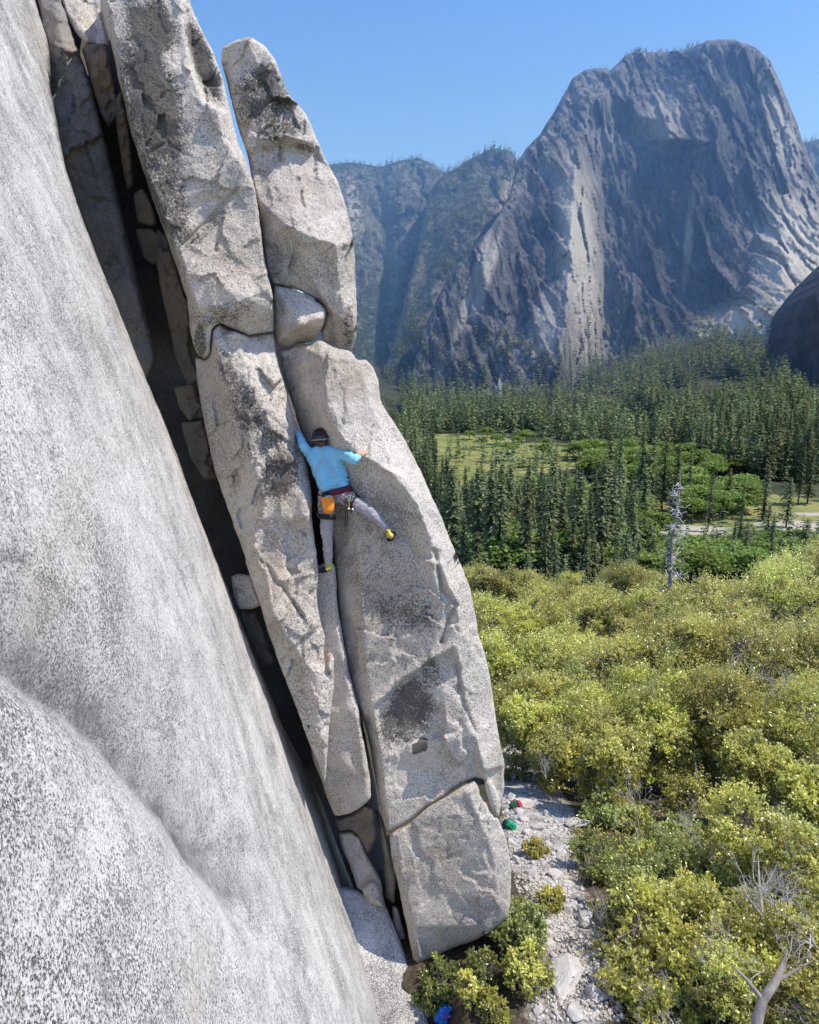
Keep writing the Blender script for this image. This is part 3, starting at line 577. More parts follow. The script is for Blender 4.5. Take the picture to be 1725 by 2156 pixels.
def flutes(amp, sx, sz, seed, fine=.35):
    def f(W3, P):
        q = W3+seed*137.
        wx = .35*fbm(q/np.array([sx*1.5, sx*1.5, sz*.5]), 3); lean_ = q[:, 2]*.18
        big = fbm(q/np.array([sx*4.5, sx*4.5, sz*1.6]), 3); r2 = ridged(q/np.array([sx*.62, sx*.9, sz*.9])+31, 3, .55); g = fbm(q/np.array([sx*.3, sx*.4, sx*1.6])+77, 3, .6)
        o = 1.2*big+.22*r2+fine*.4*g
        for k, (cx, cz, a, tl) in enumerate(((1.5, .95, .42, 1.0), (.62, .40, .22, .62), (.26, .20, .10, .28))):
            A, B, DU, DV = cells2((q[:, 0]+lean_)/(sx*cx)+wx, q[:, 2]/(sz*cz)+.4*wx, int(seed*10)+k*7); o = o+a*A+tl*B*DU+.35*tl*DV
        return -amp*o
    return f
mt_out = [(1088, 345, 1440), (1110, 310, 1460), (1140, 280, 1480), (1170, 230, 1510), (1190, 196, 1520), (1205, 165, 1540), (1232, 147, 1560), (1276, 142, 1570), (1284, 150, 1530), (1320, 116, 1540), (1340, 108, 1550), (1400, 110, 1550), (1440, 106, 1530), (1470, 95, 1480), (1490, 85, 1460), (1540, 83, 1440), (1590, 98, 1430), (1620, 125, 1430), (1640, 165, 1430), (1660, 215, 1430), (1680, 262, 1430), (1692, 302, 1420), (1712, 350, 1410), (1730, 388, 1400), (1790, 450, 1380), (1830, 560, 1340),
          (1830, 780, 1120), (1725, 800, 1090), (1600, 790, 1120), (1500, 785, 1230), (1400, 810, 1270), (1272, 830, 1310), (1180, 850, 1040), (1120, 870, 1010), (1050, 900, 1060), (1000, 900, 1090), (900, 880, 1130), (860, 830, 1140), (872, 770, 1150), (885, 715, 1165), (902, 670, 1180), (925, 618, 1205), (960, 558, 1240), (1000, 518, 1270), (1040, 470, 1310), (1075, 405, 1390)]
mt_out = [(x, y, d-1200) for x, y, d in mt_out]
mtr = [[(1232, 230, 1440), (1212, 350, 1340), (1206, 450, 1245), (1200, 560, 1165), (1194, 660, 1105), (1180, 780, 1055)],
       [(1266, 290, 1475), (1270, 400, 1440), (1276, 520, 1400), (1274, 640, 1365), (1266, 790, 1310)],
       [(1160, 400, 1372), (1158, 480, 1300), (1150, 600, 1215), (1130, 720, 1130), (1080, 840, 1040)],
       [(1120, 420, 1385), (1105, 560, 1275), (1090, 680, 1190), (1040, 800, 1120)],
       [(1420, 320, 1440), (1430, 480, 1385), (1420, 620, 1340), (1400, 740, 1300)],
       [(1480, 140, 1440), (1510, 300, 1380), (1545, 450, 1330), (1575, 540, 1295), (1560, 610, 1270), (1500, 690, 1250)],
       [(1600, 180, 1420), (1618, 300, 1380), (1612, 400, 1340), (1606, 500, 1290), (1575, 610, 1235), (1480, 720, 1215)],
       [(1625, 410, 1345), (1640, 520, 1250), (1650, 620, 1170), (1640, 700, 1120)], [(1690, 430, 1350), (1715, 520, 1270), (1720, 640, 1150)],
       [(1290, 190, 1500), (1340, 240, 1460), (1400, 255, 1430), (1412, 292, 1400)], [(1300, 210, 1505), (1350, 300, 1470), (1400, 310, 1440)],
       [(1000, 560, 1235), (985, 680, 1185), (975, 800, 1120)], [(1045, 545, 1250), (1022, 600, 1215), (1010, 680, 1160), (985, 780, 1115)]]
mtr = [[(p[0], p[1], (p[2] if len(p) > 2 else 1400)-1200) for p in r] for r in mtr]
const = lambda d: (lambda px, py: np.full(len(px), float(d)))
mt, mP, mW, mT = block('mountain', mt_out, const(1200), ridges=mtr, step=3.3, roll=25, rw=10, jit=2.5, noisefn=flutes(24, 40, 230, 3.7, .22), thick=700, blur=1, mat=M_MT,
    stain=[(1410, 450, 140, 210, 0, 1.0), (1540, 330, 70, 210, 8, .8), (1000, 640, 70, 170, 20, .85), (1120, 520, 50, 160, 15, .8), (1460, 620, 90, 90, 0, .9), (1330, 250, 60, 60, 0, .4)], warm=[(1225, 560, 40, 200, -5, .85), (1675, 560, 70, 140, 0, 1.0), (1600, 665, 120, 40, -15, 1.0), (1550, 705, 120, 22, -8, 1.0), (1000, 590, 10, 120, 18, .6), (1450, 500, 8, 90, 5, .5), (1150, 690, 30, 70, 10, .6), (1400, 250, 40, 60, 0, .5), (1020, 590, 12, 90, 18, .7), (1640, 260, 24, 110, -15, .6), (1210, 400, 40, 60, 0, .5)])  # dark blobs paint shaded faces, pale blobs paint sunlit ones and talus
tag(mt, 'sheer grey granite mountain with flat summit across the valley', kind='structure')
def ridge(name, label, out, d, mat, amp, sx, seed, **k):
    o, P, W3, T = block(name, out, const(d), step=4.5, jit=2.5, noisefn=flutes(amp, sx, sx*3, seed, .6), mat=mat, **k)
    tag(o, label, kind='structure'); return P, W3
r2P, r2W = ridge('hill', 'wooded ridge with bare rock ribs joining the mountain on its left',
    [(905, 400, 420), (935, 366, 400), (960, 355, 400), (1000, 330, 400), (1040, 312, 400), (1075, 318, 400), (1096, 342, 400), (1110, 400, 380), (1040, 520, 200), (980, 640, 60), (930, 720, -120), (880, 840, -330), (780, 850, -280), (830, 720, -60), (850, 640, 40), (880, 520, 200)], 1450, M_RG, 26, 50, 5.1,
    ridges=[[(1000, 350, 390), (960, 420, 300), (945, 500, 160), (910, 600, 50), (880, 680, -60)], [(915, 430, 330), (900, 540, 190), (870, 640, 60)], [(1055, 360, 370), (1020, 450, 240), (985, 560, 100)]], roll=40, rw=10, thick=500, blur=2, warm=[(1065, 430, 14, 60, 10, .6)])
r1P, r1W = ridge('hill', 'hazy forested ridge farthest left behind the flake',
    [(640, 360, 300), (700, 346, 300), (740, 342, 300), (800, 351, 300), (850, 336, 300), (880, 332, 300), (910, 345, 300), (945, 372, 300), (940, 480, 180), (905, 600, 0), (880, 720, -250), (860, 860, -600), (640, 900, -700), (640, 600, -60)], 1900, M_RG, 34, 70, 8.3,
    ridges=[[(760, 360, 290), (765, 470, 140), (770, 600, 0), (780, 720, -250)], [(850, 350, 280), (845, 450, 150), (850, 560, 20), (820, 660, -120)], [(805, 380, 300), (810, 480, 210), (815, 600, 60)]], roll=60, rw=10, thick=500, blur=2, warm=[(745, 440, 14, 60, -10, .7)])
r3P, r3W = ridge('hill', 'hazy wooded ridge glimpsed beyond the right shoulder of the mountain', [(1640, 330, 0), (1690, 302, 0), (1725, 292, 0), (1800, 280, 0), (1900, 300, 0), (1900, 600, -100), (1640, 600, -100)], 2100, M_RG, 30, 60, 9.9, roll=60, rw=10, thick=400)
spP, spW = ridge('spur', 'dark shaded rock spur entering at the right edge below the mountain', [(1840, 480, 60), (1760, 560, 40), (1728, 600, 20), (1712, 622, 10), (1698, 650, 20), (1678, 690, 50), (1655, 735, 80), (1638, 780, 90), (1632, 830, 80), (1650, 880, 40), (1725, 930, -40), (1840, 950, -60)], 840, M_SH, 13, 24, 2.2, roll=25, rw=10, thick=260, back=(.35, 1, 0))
o, *_ = block('rock_spire', [(1043, 845), (1047, 812), (1052, 792), (1057, 815), (1061, 845), (1060, 870), (1044, 870)], const(905), step=3, roll=5, rw=5, jit=1.2, noisefn=flutes(1.5, 6, 16, 1.1), thick=20, mat=M_MT, warm=[(1052, 830, 20, 60, 0, .8)])
tag(o, 'pale thin rock spire standing at the foot of the mountain', 'rock spire')

# ------------------------------------------------------------------ blue summer haze filling the far valley (a real volume of air)
bm = bmesh.new(); bmesh.ops.create_cube(bm, size=1)
for v in bm.verts: v.co = Vector((v.co.x*5200, 1650+v.co.y*1800, 390+v.co.z*1000))
hz = bpy.data.meshes.new('haze'); bm.to_mesh(hz); bm.free()
b = NB('valley_haze'); vs = b.n('ShaderNodeVolumeScatter'); vs.inputs['Color'].default_value = (.20, .44, 1, 1); vs.inputs['Density'].default_value = 3.8e-4
vs.inputs['Anisotropy'].default_value = 0.15
b.l(vs.outputs[0], b.out.inputs['Volume'])
HZ = obj('haze', hz, b.m); tag(HZ, 'blue haze filling the far valley', kind='structure')
# ------------------------------------------------------------------ vegetation helpers
def leaves(C, L, Wd, up=.4, seed=0, tipdir=None):
    r = np.random.default_rng(seed); n = len(C)
    nm = r.normal(size=(n, 3)); nm[:, 2] = nm[:, 2]*.8+up*1.4; nm /= np.linalg.norm(nm, axis=1)[:, None]+1e-9
    u = r.normal(size=(n, 3)); u -= (u*nm).sum(1)[:, None]*nm; u /= np.linalg.norm(u, axis=1)[:, None]+1e-9
    v = np.cross(nm, u); l = (L*r.uniform(.65, 1.3, n))[:, None]; w = (Wd*r.uniform(.7, 1.25, n))[:, None]
    fold = nm*w*r.uniform(-.1, .5, (n, 1))
    Vv = np.stack([C-u*l*.5, C+v*w*.5+fold-u*l*.05, C+u*l*.5, C-v*w*.5+fold-u*l*.05], 1).reshape(-1, 3)
    return Vv, np.arange(n*4).reshape(n, 4)
def tubes(paths, sides=4):
    Vs, Qs, k = [], [], 0; a = np.arange(sides)*2*math.pi/sides
    for pts, rad in paths:
        P = np.asarray(pts, float); n = len(P); T = np.gradient(P, axis=0); T /= np.linalg.norm(T, axis=1)[:, None]+1e-9
        ref = np.array([.31, .83, .45]); X = np.cross(T, ref); X /= np.linalg.norm(X, axis=1)[:, None]+1e-9; Y = np.cross(T, X)
        R = np.asarray(rad, float)*np.ones(n)
        ring = P[:, None]+R[:, None, None]*(np.cos(a)[None, :, None]*X[:, None]+np.sin(a)[None, :, None]*Y[:, None])
        Vs.append(ring.reshape(-1, 3)); i = np.arange(n*sides).reshape(n, sides)+k
        q = np.stack([i[:-1], np.roll(i, -1, 1)[:-1], np.roll(i, -1, 1)[1:], i[1:]], -1).reshape(-1, 4); Qs.append(q); k += n*sides
        Qs.append(np.array([[i[-1][0], i[-1][1], i[-1][2], i[-1][-1]]]) if sides == 4 else np.array([[i[-1][0], i[-1][1], i[-1][2], i[-1][2]]])[:0])
    return np.concatenate(Vs), np.concatenate(Qs)
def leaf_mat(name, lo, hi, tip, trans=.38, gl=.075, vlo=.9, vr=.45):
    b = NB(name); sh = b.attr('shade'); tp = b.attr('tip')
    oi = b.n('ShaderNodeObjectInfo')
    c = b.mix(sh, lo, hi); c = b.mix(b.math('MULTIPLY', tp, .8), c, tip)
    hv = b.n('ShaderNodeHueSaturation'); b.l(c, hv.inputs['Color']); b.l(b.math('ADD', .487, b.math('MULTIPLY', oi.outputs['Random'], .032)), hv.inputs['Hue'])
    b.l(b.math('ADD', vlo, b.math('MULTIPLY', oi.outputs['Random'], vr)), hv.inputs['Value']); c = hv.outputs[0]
    d = b.n('ShaderNodeBsdfDiffuse'); b.l(c, d.inputs[0]); t = b.n('ShaderNodeBsdfTranslucent'); b.l(b.mix(.5, c, tip, 'MIX'), t.inputs[0])
    g = b.n('ShaderNodeBsdfGlossy'); g.inputs['Roughness'].default_value = .38; g.inputs['Color'].default_value = (.9, .9, .85, 1)
    m1 = b.n('ShaderNodeMixShader'); m1.inputs[0].default_value = trans; b.l(d.outputs[0], m1.inputs[1]); b.l(t.outputs[0], m1.inputs[2])
    m2 = b.n('ShaderNodeMixShader'); m2.inputs[0].default_value = gl; b.l(m1.outputs[0], m2.inputs[1]); b.l(g.outputs[0], m2.inputs[2])
    b.l(m2.outputs[0], b.out.inputs['Surface']); return b.m
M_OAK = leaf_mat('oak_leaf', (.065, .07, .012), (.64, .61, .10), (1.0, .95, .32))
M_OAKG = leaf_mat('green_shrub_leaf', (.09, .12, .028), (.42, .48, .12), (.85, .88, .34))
M_DECI = leaf_mat('broadleaf', (.10, .16, .03), (.20, .29, .06), (.34, .43, .12), .4, .01)
M_CON = leaf_mat('conifer_needle', (.055, .075, .040), (.21, .245, .115), (.44, .46, .21), .25, 0., .6, .9)
def bark(name, a, c_, sc=18):
    b = NB(name); co = b.coord(); mp = b.n('ShaderNodeMapping'); b.l(co, mp.inputs[0]); mp.inputs['Scale'].default_value = (1, 1, .25)
    n = b.noise(mp.outputs[0], sc, 5, .7); b.bsdf(b.mix(b.ramp(n, [(.35, 0), (.65, 1)]), a, c_), .95, n, .8, .02); return b.m
M_BARK = bark('oak_bark', (.12, .10, .08), (.32, .29, .25)); M_CBARK = bark('conifer_bark', (.07, .045, .03), (.17, .115, .08), 2)
M_DEAD = bark('dead_wood', (.36, .33, .29), (.66, .63, .58), 20); M_SNAG = bark('snag_wood', (.14, .11, .085), (.40, .35, .30), 4)
M_SNAGB = bark('snag_branch_wood', (.55, .52, .47), (.8, .77, .72), 4)

def make_oak(name, label, cat, px, py, d, rpx, rpy=None, leaf=.085, dens=1., mat=None, seed=0, group=None, spread=1., tipamt=.8, nclump=None, hcmin=None, bare=.0):
    r = np.random.default_rng(1000+seed); rpy = rpy or rpx*.85
    C = unproj(px, py, d); R = np.array([rpx, rpx*1.05, rpy])/FPX*d
    gz = float(terrain(C[0], C[1])); base = np.array([C[0]+r.uniform(-.3, .3)*R[0], C[1]+r.uniform(-.2, .2)*R[0], gz-.15])
    if C[2]-gz < R[2]*.55: base[:2] = C[:2]
    Rdn = max(R[2], C[2]-gz-.22*(C[2]-gz)); Rdn = min(Rdn, R[2]*2.6)
    nc = nclump or int(75*spread*(1+.5*(Rdn/R[2]-1)))
    # clump centres fill an uneven ellipsoid, denser near its surface and top
    dr = r.normal(size=(nc*3, 3)); dr /= np.linalg.norm(dr, axis=1)[:, None]; dr = dr[(dr[:, 2] > (-.55 if Rdn < 1.3*R[2] else -.8))][:nc]
    rad = r.uniform(.35, 1, len(dr))**.45*(1+.8*fbm(dr*1.9+seed*3.1, 3))
    K = C+dr*rad[:, None]*R*.86*np.stack([np.ones(len(dr)), np.ones(len(dr)), np.where(dr[:, 2] < 0, Rdn/R[2], 1.)], -1)
    K[:, 2] = np.maximum(K[:, 2], gz+.25*R[2]*r.uniform(.3, 1, len(K)))
    cr = R[0]*r.uniform(.13, .38, len(K))
    # limbs
    paths = []; H = C[2]-gz; fork = base+np.array([0, 0, max(.25*H, H-R[2]*1.1)+.1])*1.; fork[:2] += (C[:2]-base[:2])*.3
    nl = 6; mains = K[r.choice(len(K), nl, False)]*.55+C*.45
    tr = max(.035, .055*R[0]+.012*H)
    nstem = 1 if H > R[2]*1.3 else 4
    for s in range(nstem):
        b0 = base+(np.array([r.uniform(-.25, .25)*R[0], r.uniform(-.25, .25)*R[0], 0]) if nstem > 1 else 0)
        mid = (b0+fork)/2+r.normal(size=3)*np.array([.07, .07, .02])*H
        paths.append(([b0, mid, fork+(r.normal(size=3)*.15*R if nstem > 1 else 0)], np.array([tr*1.25, tr, tr*.8])*(1 if nstem == 1 else .55)))
    for m in mains:
        q = (fork+m)/2+r.normal(size=3)*.12*R; paths.append(([fork, q, m], [tr*.7, tr*.5, tr*.33]))
    for k in K:
        m = mains[np.argmin(((mains-k)**2).sum(1))]; q = (m+k)/2+r.normal(size=3)*.09*R; paths.append(([m, q, k, k+(k-m)*.12], [tr*.28, tr*.2, tr*.11, tr*.04]))
    nb = int(bare*len(K))
    # leaves: each clump is several twigs radiating out, leaves along them
    cen, sh, tp = [], [], []
    for i, (k, c) in enumerate(zip(K, cr)):
        if i < nb: continue
        n = int(90*dens*(c/(.25*R[0]))**2*r.uniform(.6, 1.3)); nt_ = max(4, n//9)
        out_ = (k-C)/R; out_ = out_/(np.linalg.norm(out_)+1e-6); td = r.normal(size=(nt_, 3))+out_*.8; td[:, 2] = td[:, 2]*.8+.35; td /= np.linalg.norm(td, axis=1)[:, None]
        ti = r.integers(0, nt_, n); f = r.uniform(.15, 1, n)**.6
        p = k+td[ti]*(c*f*r.uniform(.6, 1.55, nt_)[ti])[:, None]+r.normal(size=(n, 3))*c*.075
        cen.append(p); base_s = r.uniform(.0, 1.)**1.2; sh.append(np.clip(base_s+r.normal(size=n)*.25, 0, 1))
        hh = np.clip((p[:, 2]-C[2])/R[2]*.6+.5, 0, 1); tp.append(np.clip(f*f*hh*tipamt*r.uniform(.5, 1.35)+r.normal(size=n)*.12, 0, 1))  # yellow new growth, plus sunlit brightness painted towards crown top and twig ends
    cen = np.concatenate(cen); sh = np.concatenate(sh); tp = np.concatenate(tp)
    Vl, Ql = leaves(cen, leaf, leaf*.55, up=.15, seed=seed)
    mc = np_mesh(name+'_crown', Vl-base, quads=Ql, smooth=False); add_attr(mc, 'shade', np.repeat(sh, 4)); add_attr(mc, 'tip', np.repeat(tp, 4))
    Vt, Qt = tubes(paths, 4); mtk = np_mesh(name+'_trunk', Vt-base, quads=Qt)
    e = empty(name, base.tolist()); tag(e, label, cat, group)
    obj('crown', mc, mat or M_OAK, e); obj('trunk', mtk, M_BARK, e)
    return e

OG = 'yellow-green oaks on the slope'
oaks = []
for k, x in enumerate(np.arange(1000, 1420, 36)):
    oaks.append((x+rng.uniform(-14, 14), 1243+rng.uniform(-14, 16)+8*math.sin(x/60.), 66+rng.uniform(-6, 8), 40+rng.uniform(-6, 10), 'row a'))
for k, x in enumerate(np.arange(1015, 1410, 56)):
    oaks.append((x+rng.uniform(-14, 14), 1312+rng.uniform(-16, 16), 44+rng.uniform(-4, 4), 60+rng.uniform(-8, 10), 'row b'))
for i, (x, y, d, rp, _) in enumerate(oaks):
    far = i < 12
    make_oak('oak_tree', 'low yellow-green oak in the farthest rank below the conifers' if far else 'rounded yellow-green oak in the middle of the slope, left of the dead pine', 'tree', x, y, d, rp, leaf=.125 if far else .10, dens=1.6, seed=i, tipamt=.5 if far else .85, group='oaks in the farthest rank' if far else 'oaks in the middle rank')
for i, (x, y, d, rp, lab) in enumerate([
    (1500, 1305, 30, 92, 'bright yellow-green oak just right of the foot of the dead pine'), (1640, 1270, 33, 100, 'tall bright oak at the right edge whose top reaches the conifers'), (1735, 1215, 40, 85, 'sunlit oak cut by the right edge, highest of the slope'),
    (1430, 1370, 26, 90, 'sunlit oak in front of the dead pine foot'), (1590, 1400, 24, 110, 'broad oak with darker lower side, right middle of the slope'), (1735, 1400, 23, 110, 'oak with bare twigs cut by the right edge'),
    (1060, 1400, 30, 75, 'olive oak right beside the edge of the largest flake block'), (1170, 1405, 29, 85, 'dense oak second from the flake edge'), (1300, 1420, 26, 95, 'rounded oak below the dead pine, left of the sunlit one'),
    (1110, 1490, 21, 72, 'small olive oak beside the flake below the bright lip'), (1230, 1510, 20, 90, 'yellow oak above the shaded path end'), (1370, 1500, 19.5, 95, 'large oak above the dark gap in the trees'), (1530, 1510, 18.5, 100, 'oak to the right of the dark gap'), (1680, 1545, 17.5, 105, 'large shaded oak at the right edge'),
    (1180, 1585, 17.5, 60, 'olive shrub oak behind the gravel path'), (1290, 1600, 15.5, 62, 'small oak behind the bare twiggy shrub'), (1590, 1610, 14.5, 62, 'leafy oak bough in the shade beside the dark gap'), (1720, 1690, 13.2, 70, 'yellow oak cut by the right edge, lower half')]):
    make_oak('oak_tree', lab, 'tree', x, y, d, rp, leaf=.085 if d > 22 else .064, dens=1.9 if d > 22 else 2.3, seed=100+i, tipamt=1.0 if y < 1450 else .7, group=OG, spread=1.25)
fr_ = np.random.default_rng(808); Qf = np.stack([fr_.uniform(1010, 1760, 300), fr_.uniform(1300, 1650, 300)], -1); Qf = Qf[in_poly(Qf, [(1020, 1340), (1420, 1330), (1740, 1280), (1740, 1640), (1500, 1600), (1400, 1560), (1260, 1570), (1090, 1540)])]; kf = []
for a, c in Qf:
    if len(kf) >= 17 or any((a-e_)**2+((c-f_)*1.3)**2 < 62**2 for e_, f_ in kf): continue
    kf.append((a, c)); d_ = float(np.interp(c, [1300, 1400, 1500, 1640], [42, 28, 20.5, 15])); rp_ = float(np.interp(c, [1300, 1640], [52, 66]))*fr_.uniform(.8, 1.2)
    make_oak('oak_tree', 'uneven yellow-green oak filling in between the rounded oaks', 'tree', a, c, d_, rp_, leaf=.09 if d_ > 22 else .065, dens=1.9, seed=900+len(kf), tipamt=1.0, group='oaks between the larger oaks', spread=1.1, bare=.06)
for i, (x, y, d, rp, rpy, m, leaf, tip, bare, lab) in enumerate([
    (1590, 1765, 11.2, 100, 80, M_OAK, .062, 1.0, .12, 'bright yellow small oak above the big bare branches'), (1700, 1840, 10.2, 80, 80, M_OAK, .06, .8, .15, 'yellow-green oak right of the upright bare trunk'),
    (1335, 1880, 10.4, 72, 88, M_OAKG, .05, .75, .05, 'fresh green shrub at the edge of the gravel path'), (1415, 1830, 11, 62, 60, M_OAKG, .055, .5, .2, 'green shrub behind the fresh green one'), (1440, 1935, 9.6, 80, 70, M_OAK, .05, .9, .3, 'pale tan-tipped shrub right of the fresh green one'),
    (1560, 1985, 9.0, 90, 72, M_OAK, .05, .75, .25, 'scrubby oak under the big bare branches'), (1700, 1985, 8.6, 85, 70, M_OAK, .05, .7, .3, 'scrubby oak with bare limbs at the lower right edge'), (1450, 2060, 8.6, 85, 62, M_OAK, .046, .6, .3, 'dark shrub with bare twigs near the bottom edge'),
    (1590, 2100, 8.0, 95, 66, M_OAK, .046, .8, .2, 'yellow-green shrub around the curved leaning trunk'), (1710, 2110, 7.6, 80, 70, M_OAK, .046, .6, .25, 'shrub in the bottom right corner'), (1380, 2130, 8.4, 60, 50, M_OAK, .046, .3, .4, 'dark half bare shrub at the bottom edge beside the path'),
    (1100, 1958, 9.5, 56, 62, M_OAKG, .045, .7, .05, 'leafy bush touching the right foot of the lowest block'), (1112, 2050, 9.0, 48, 48, M_OAK, .042, .9, .05, 'yellow-green bush between path and lowest block'), (985, 2085, 8.9, 26, 48, M_OAK, .040, .9, .3, 'narrow upright bush left of the yellow-green bush'),
    (1160, 1893, 11.2, 30, 22, M_OAK, .045, .8, .1, 'small low tuft of bush in the middle of the gravel path'), (1125, 1788, 12.9, 24, 16, M_OAK, .05, .9, .2, 'tiny dry bush on the gravel below the backpacks'), (1095, 1622, 16.2, 36, 26, M_OAK, .06, .7, .3, 'dry bush against the flake above the backpacks'), (1180, 1640, 15.6, 40, 24, M_OAK, .06, .5, .45, 'sparse dry bush on the shaded part of the path'),
    (930, 2062, 8.6, 44, 30, M_OAKG, .04, .15, .4, 'dark shaded bush under the overhanging foot of the lowest block'), (1010, 2040, 8.6, 40, 30, M_OAKG, .04, .15, .45, 'dark low bush under the right half of the lowest block'), (1040, 2120, 8.2, 36, 28, M_OAK, .04, .3, .2, 'small dry bush at the bottom edge between pack and path'), (905, 2105, 8.2, 30, 22, M_OAKG, .038, .05, .1, 'small dark bush between the ramp and the blue pack'), (1250, 1810, 11.8, 46, 46, M_OAKG, .055, .15, .2, 'dark bush at the shaded edge of the path')]):
    dg = hit(x, y+rpy*.8)[0]; d = float(np.clip(dg, d*.85, d*1.6)) if rp < 75 and dg == dg else d
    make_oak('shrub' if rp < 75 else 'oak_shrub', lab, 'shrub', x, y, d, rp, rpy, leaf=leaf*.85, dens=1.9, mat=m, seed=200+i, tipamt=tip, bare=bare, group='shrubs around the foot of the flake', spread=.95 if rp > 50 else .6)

ur = np.random.default_rng(404); k = 0
Qu = np.stack([ur.uniform(1080, 1740, 400), ur.uniform(1580, 2150, 400)], -1); Qu = Qu[in_poly(Qu, [(1275, 1620), (1740, 1560), (1740, 2150), (1350, 2150), (1330, 2020), (1300, 1900), (1290, 1780), (1265, 1700)])]; du = hit(Qu[:, 0], Qu[:, 1]); keep_ = []
for (a, c), d_ in zip(Qu, du):
    if d_ != d_ or any((a-e_)**2+(c-f_)**2 < 46**2 for e_, f_ in keep_) or len(keep_) >= 34: continue
    keep_.append((a, c)); w_ = ur.uniform(.4, .8)/d_*FPX; make_oak('shrub', 'low dense undershrub filling the shade beneath the oaks', 'shrub', a, c-w_*.35, d_, w_, w_*.75, leaf=.06, dens=.9, mat=M_OAKG if ur.random() < .15 else M_OAK, seed=600+len(keep_), tipamt=.55, bare=.12, group='undershrubs beneath the oaks', spread=.8)

# ------------------------------------------------------------------ bare twiggy shrubs
def bare_shrub(label, px, py, d, hpx, lean=0., seed=0, thick=1., fan=.7, depthn=4, name='bare_shrub', cat='bare shrub'):
    r = np.random.default_rng(5000+seed); g = unproj(px, py, d); H = hpx/FPX*d; paths = []
    def grow(p, dr, L, rad, lev):
        n = 5; pts = [p]; q = p; v = dr
        for k in range(n):
            v = v+r.normal(size=3)*.10+np.array([0, 0, .02]); v = v/np.linalg.norm(v); q = q+v*L/n; pts.append(q)
        paths.append((pts, np.linspace(rad, rad*.5, n+1)))
        if lev > 0:
            for k in range(r.integers(2, 4)):
                j = r.integers(2, n+1); nd = v+r.normal(size=3)*fan*.75; nd = nd/np.linalg.norm(nd); grow(pts[j], nd, L*r.uniform(.5, .8), rad*.6, lev-1)
    for s in range(r.integers(3, 5)):
        d0 = np.array([lean+r.normal()*fan*.5, r.normal()*fan*.35, 1.]); d0 /= np.linalg.norm(d0); grow(g, d0, H*.5, .017*thick*max(1, H), depthn)
    Vt, Qt = tubes(paths, 4); me = np_mesh(name, Vt-g, quads=Qt); o = obj(name, me, M_DEAD, loc=g.tolist()); tag(o, label, cat, 'leafless pale shrubs'); return o
for i, a in enumerate([('leafless pale shrub fanning up before the dark gap in the trees', 1345, 1740, 13.2, 130, -.35, 1.0), ('large whitish dead branches standing in the scrub at lower right', 1640, 1960, 8.9, 190, -.3, 1.5), ('low twisted pale branches at the bottom edge, right of the path', 1400, 2120, 8.3, 95, -.7, .8),
                       ('grey leafless twigs on the left margin of the green shrub', 1275, 1960, 10, 90, -.3, .7), ('pale forked dead limbs at the right edge', 1725, 2000, 8.2, 110, -.9, 1.4), ('pale twigs lying in the yellow-green shrub near the bottom', 1540, 2060, 8.4, 120, -.9, .9), ('thin bare twigs sticking out of the middle oaks', 1420, 1510, 19, 100, -.9, .8), ('pale bare stems among the oaks at the right', 1660, 1480, 18, 110, -.7, .9),
                       ('brown leafless twigs around the backpacks path end', 1150, 1640, 15, 60, -.2, .8), ('broken pale branch at the very bottom', 1440, 2190, 7.8, 90, -1.2, 1.1), ('pale twiggy stems rising from the shaded shrub below the dark gap', 1480, 1790, 11.5, 110, -.5, .8), ('fine bare twigs in front of the fresh green shrub', 1380, 2010, 9.3, 90, -.6, .6), ('bleached limbs reaching left across the lower right scrub', 1680, 2080, 7.9, 150, -1.0, 1.2), ('tangle of thin grey stems near the right edge', 1700, 1830, 10.2, 120, -.5, .8), ('sparse bare twigs above the curved leaning trunk', 1580, 1930, 9.2, 110, .3, .8)]):
    bare_shrub(*a[:6], seed=i, thick=a[6]*.55, depthn=5)
pth = [U(1590, 2260, 7.0), U(1594, 2150, 7.1), U(1606, 2105, 7.15), U(1632, 2068, 7.2), U(1650, 2030, 7.3), U(1656, 2000, 7.4)]
Vt, Qt = tubes([([tuple(p) for p in pth], [.065, .06, .052, .045, .03, .012]), ([tuple(pth[2]), tuple(U(1570, 2060, 7.2)), tuple(U(1540, 2030, 7.3))], [.03, .02, .006]), ([tuple(pth[3]), tuple(U(1680, 2040, 7.25)), tuple(U(1712, 2022, 7.3))], [.025, .016, .005])], 10); o = obj('leaning_trunk', np_mesh('leaning_trunk', Vt, quads=Qt), M_SNAG); tag(o, 'thick curved grey trunk leaning up at the bottom edge among the scrub', 'tree trunk')
pth = [U(1612, 1985, 9.0), U(1606, 1930, 9.1), U(1600, 1880, 9.2), U(1596, 1800, 9.4)]
Vt, Qt = tubes([([tuple(p) for p in pth], [.035, .03, .02, .004]), ([tuple(pth[1]), tuple(U(1575, 1890, 9.1)), tuple(U(1556, 1850, 9.1))], [.018, .012, .003]), ([tuple(pth[2]), tuple(U(1622, 1850, 9.2)), tuple(U(1640, 1812, 9.2))], [.014, .009, .003])], 8); o = obj('deadwood', np_mesh('deadwood', Vt, quads=Qt), M_DEAD); tag(o, 'upright pale bare trunk in the scrub below the bright yellow oak', 'tree trunk')

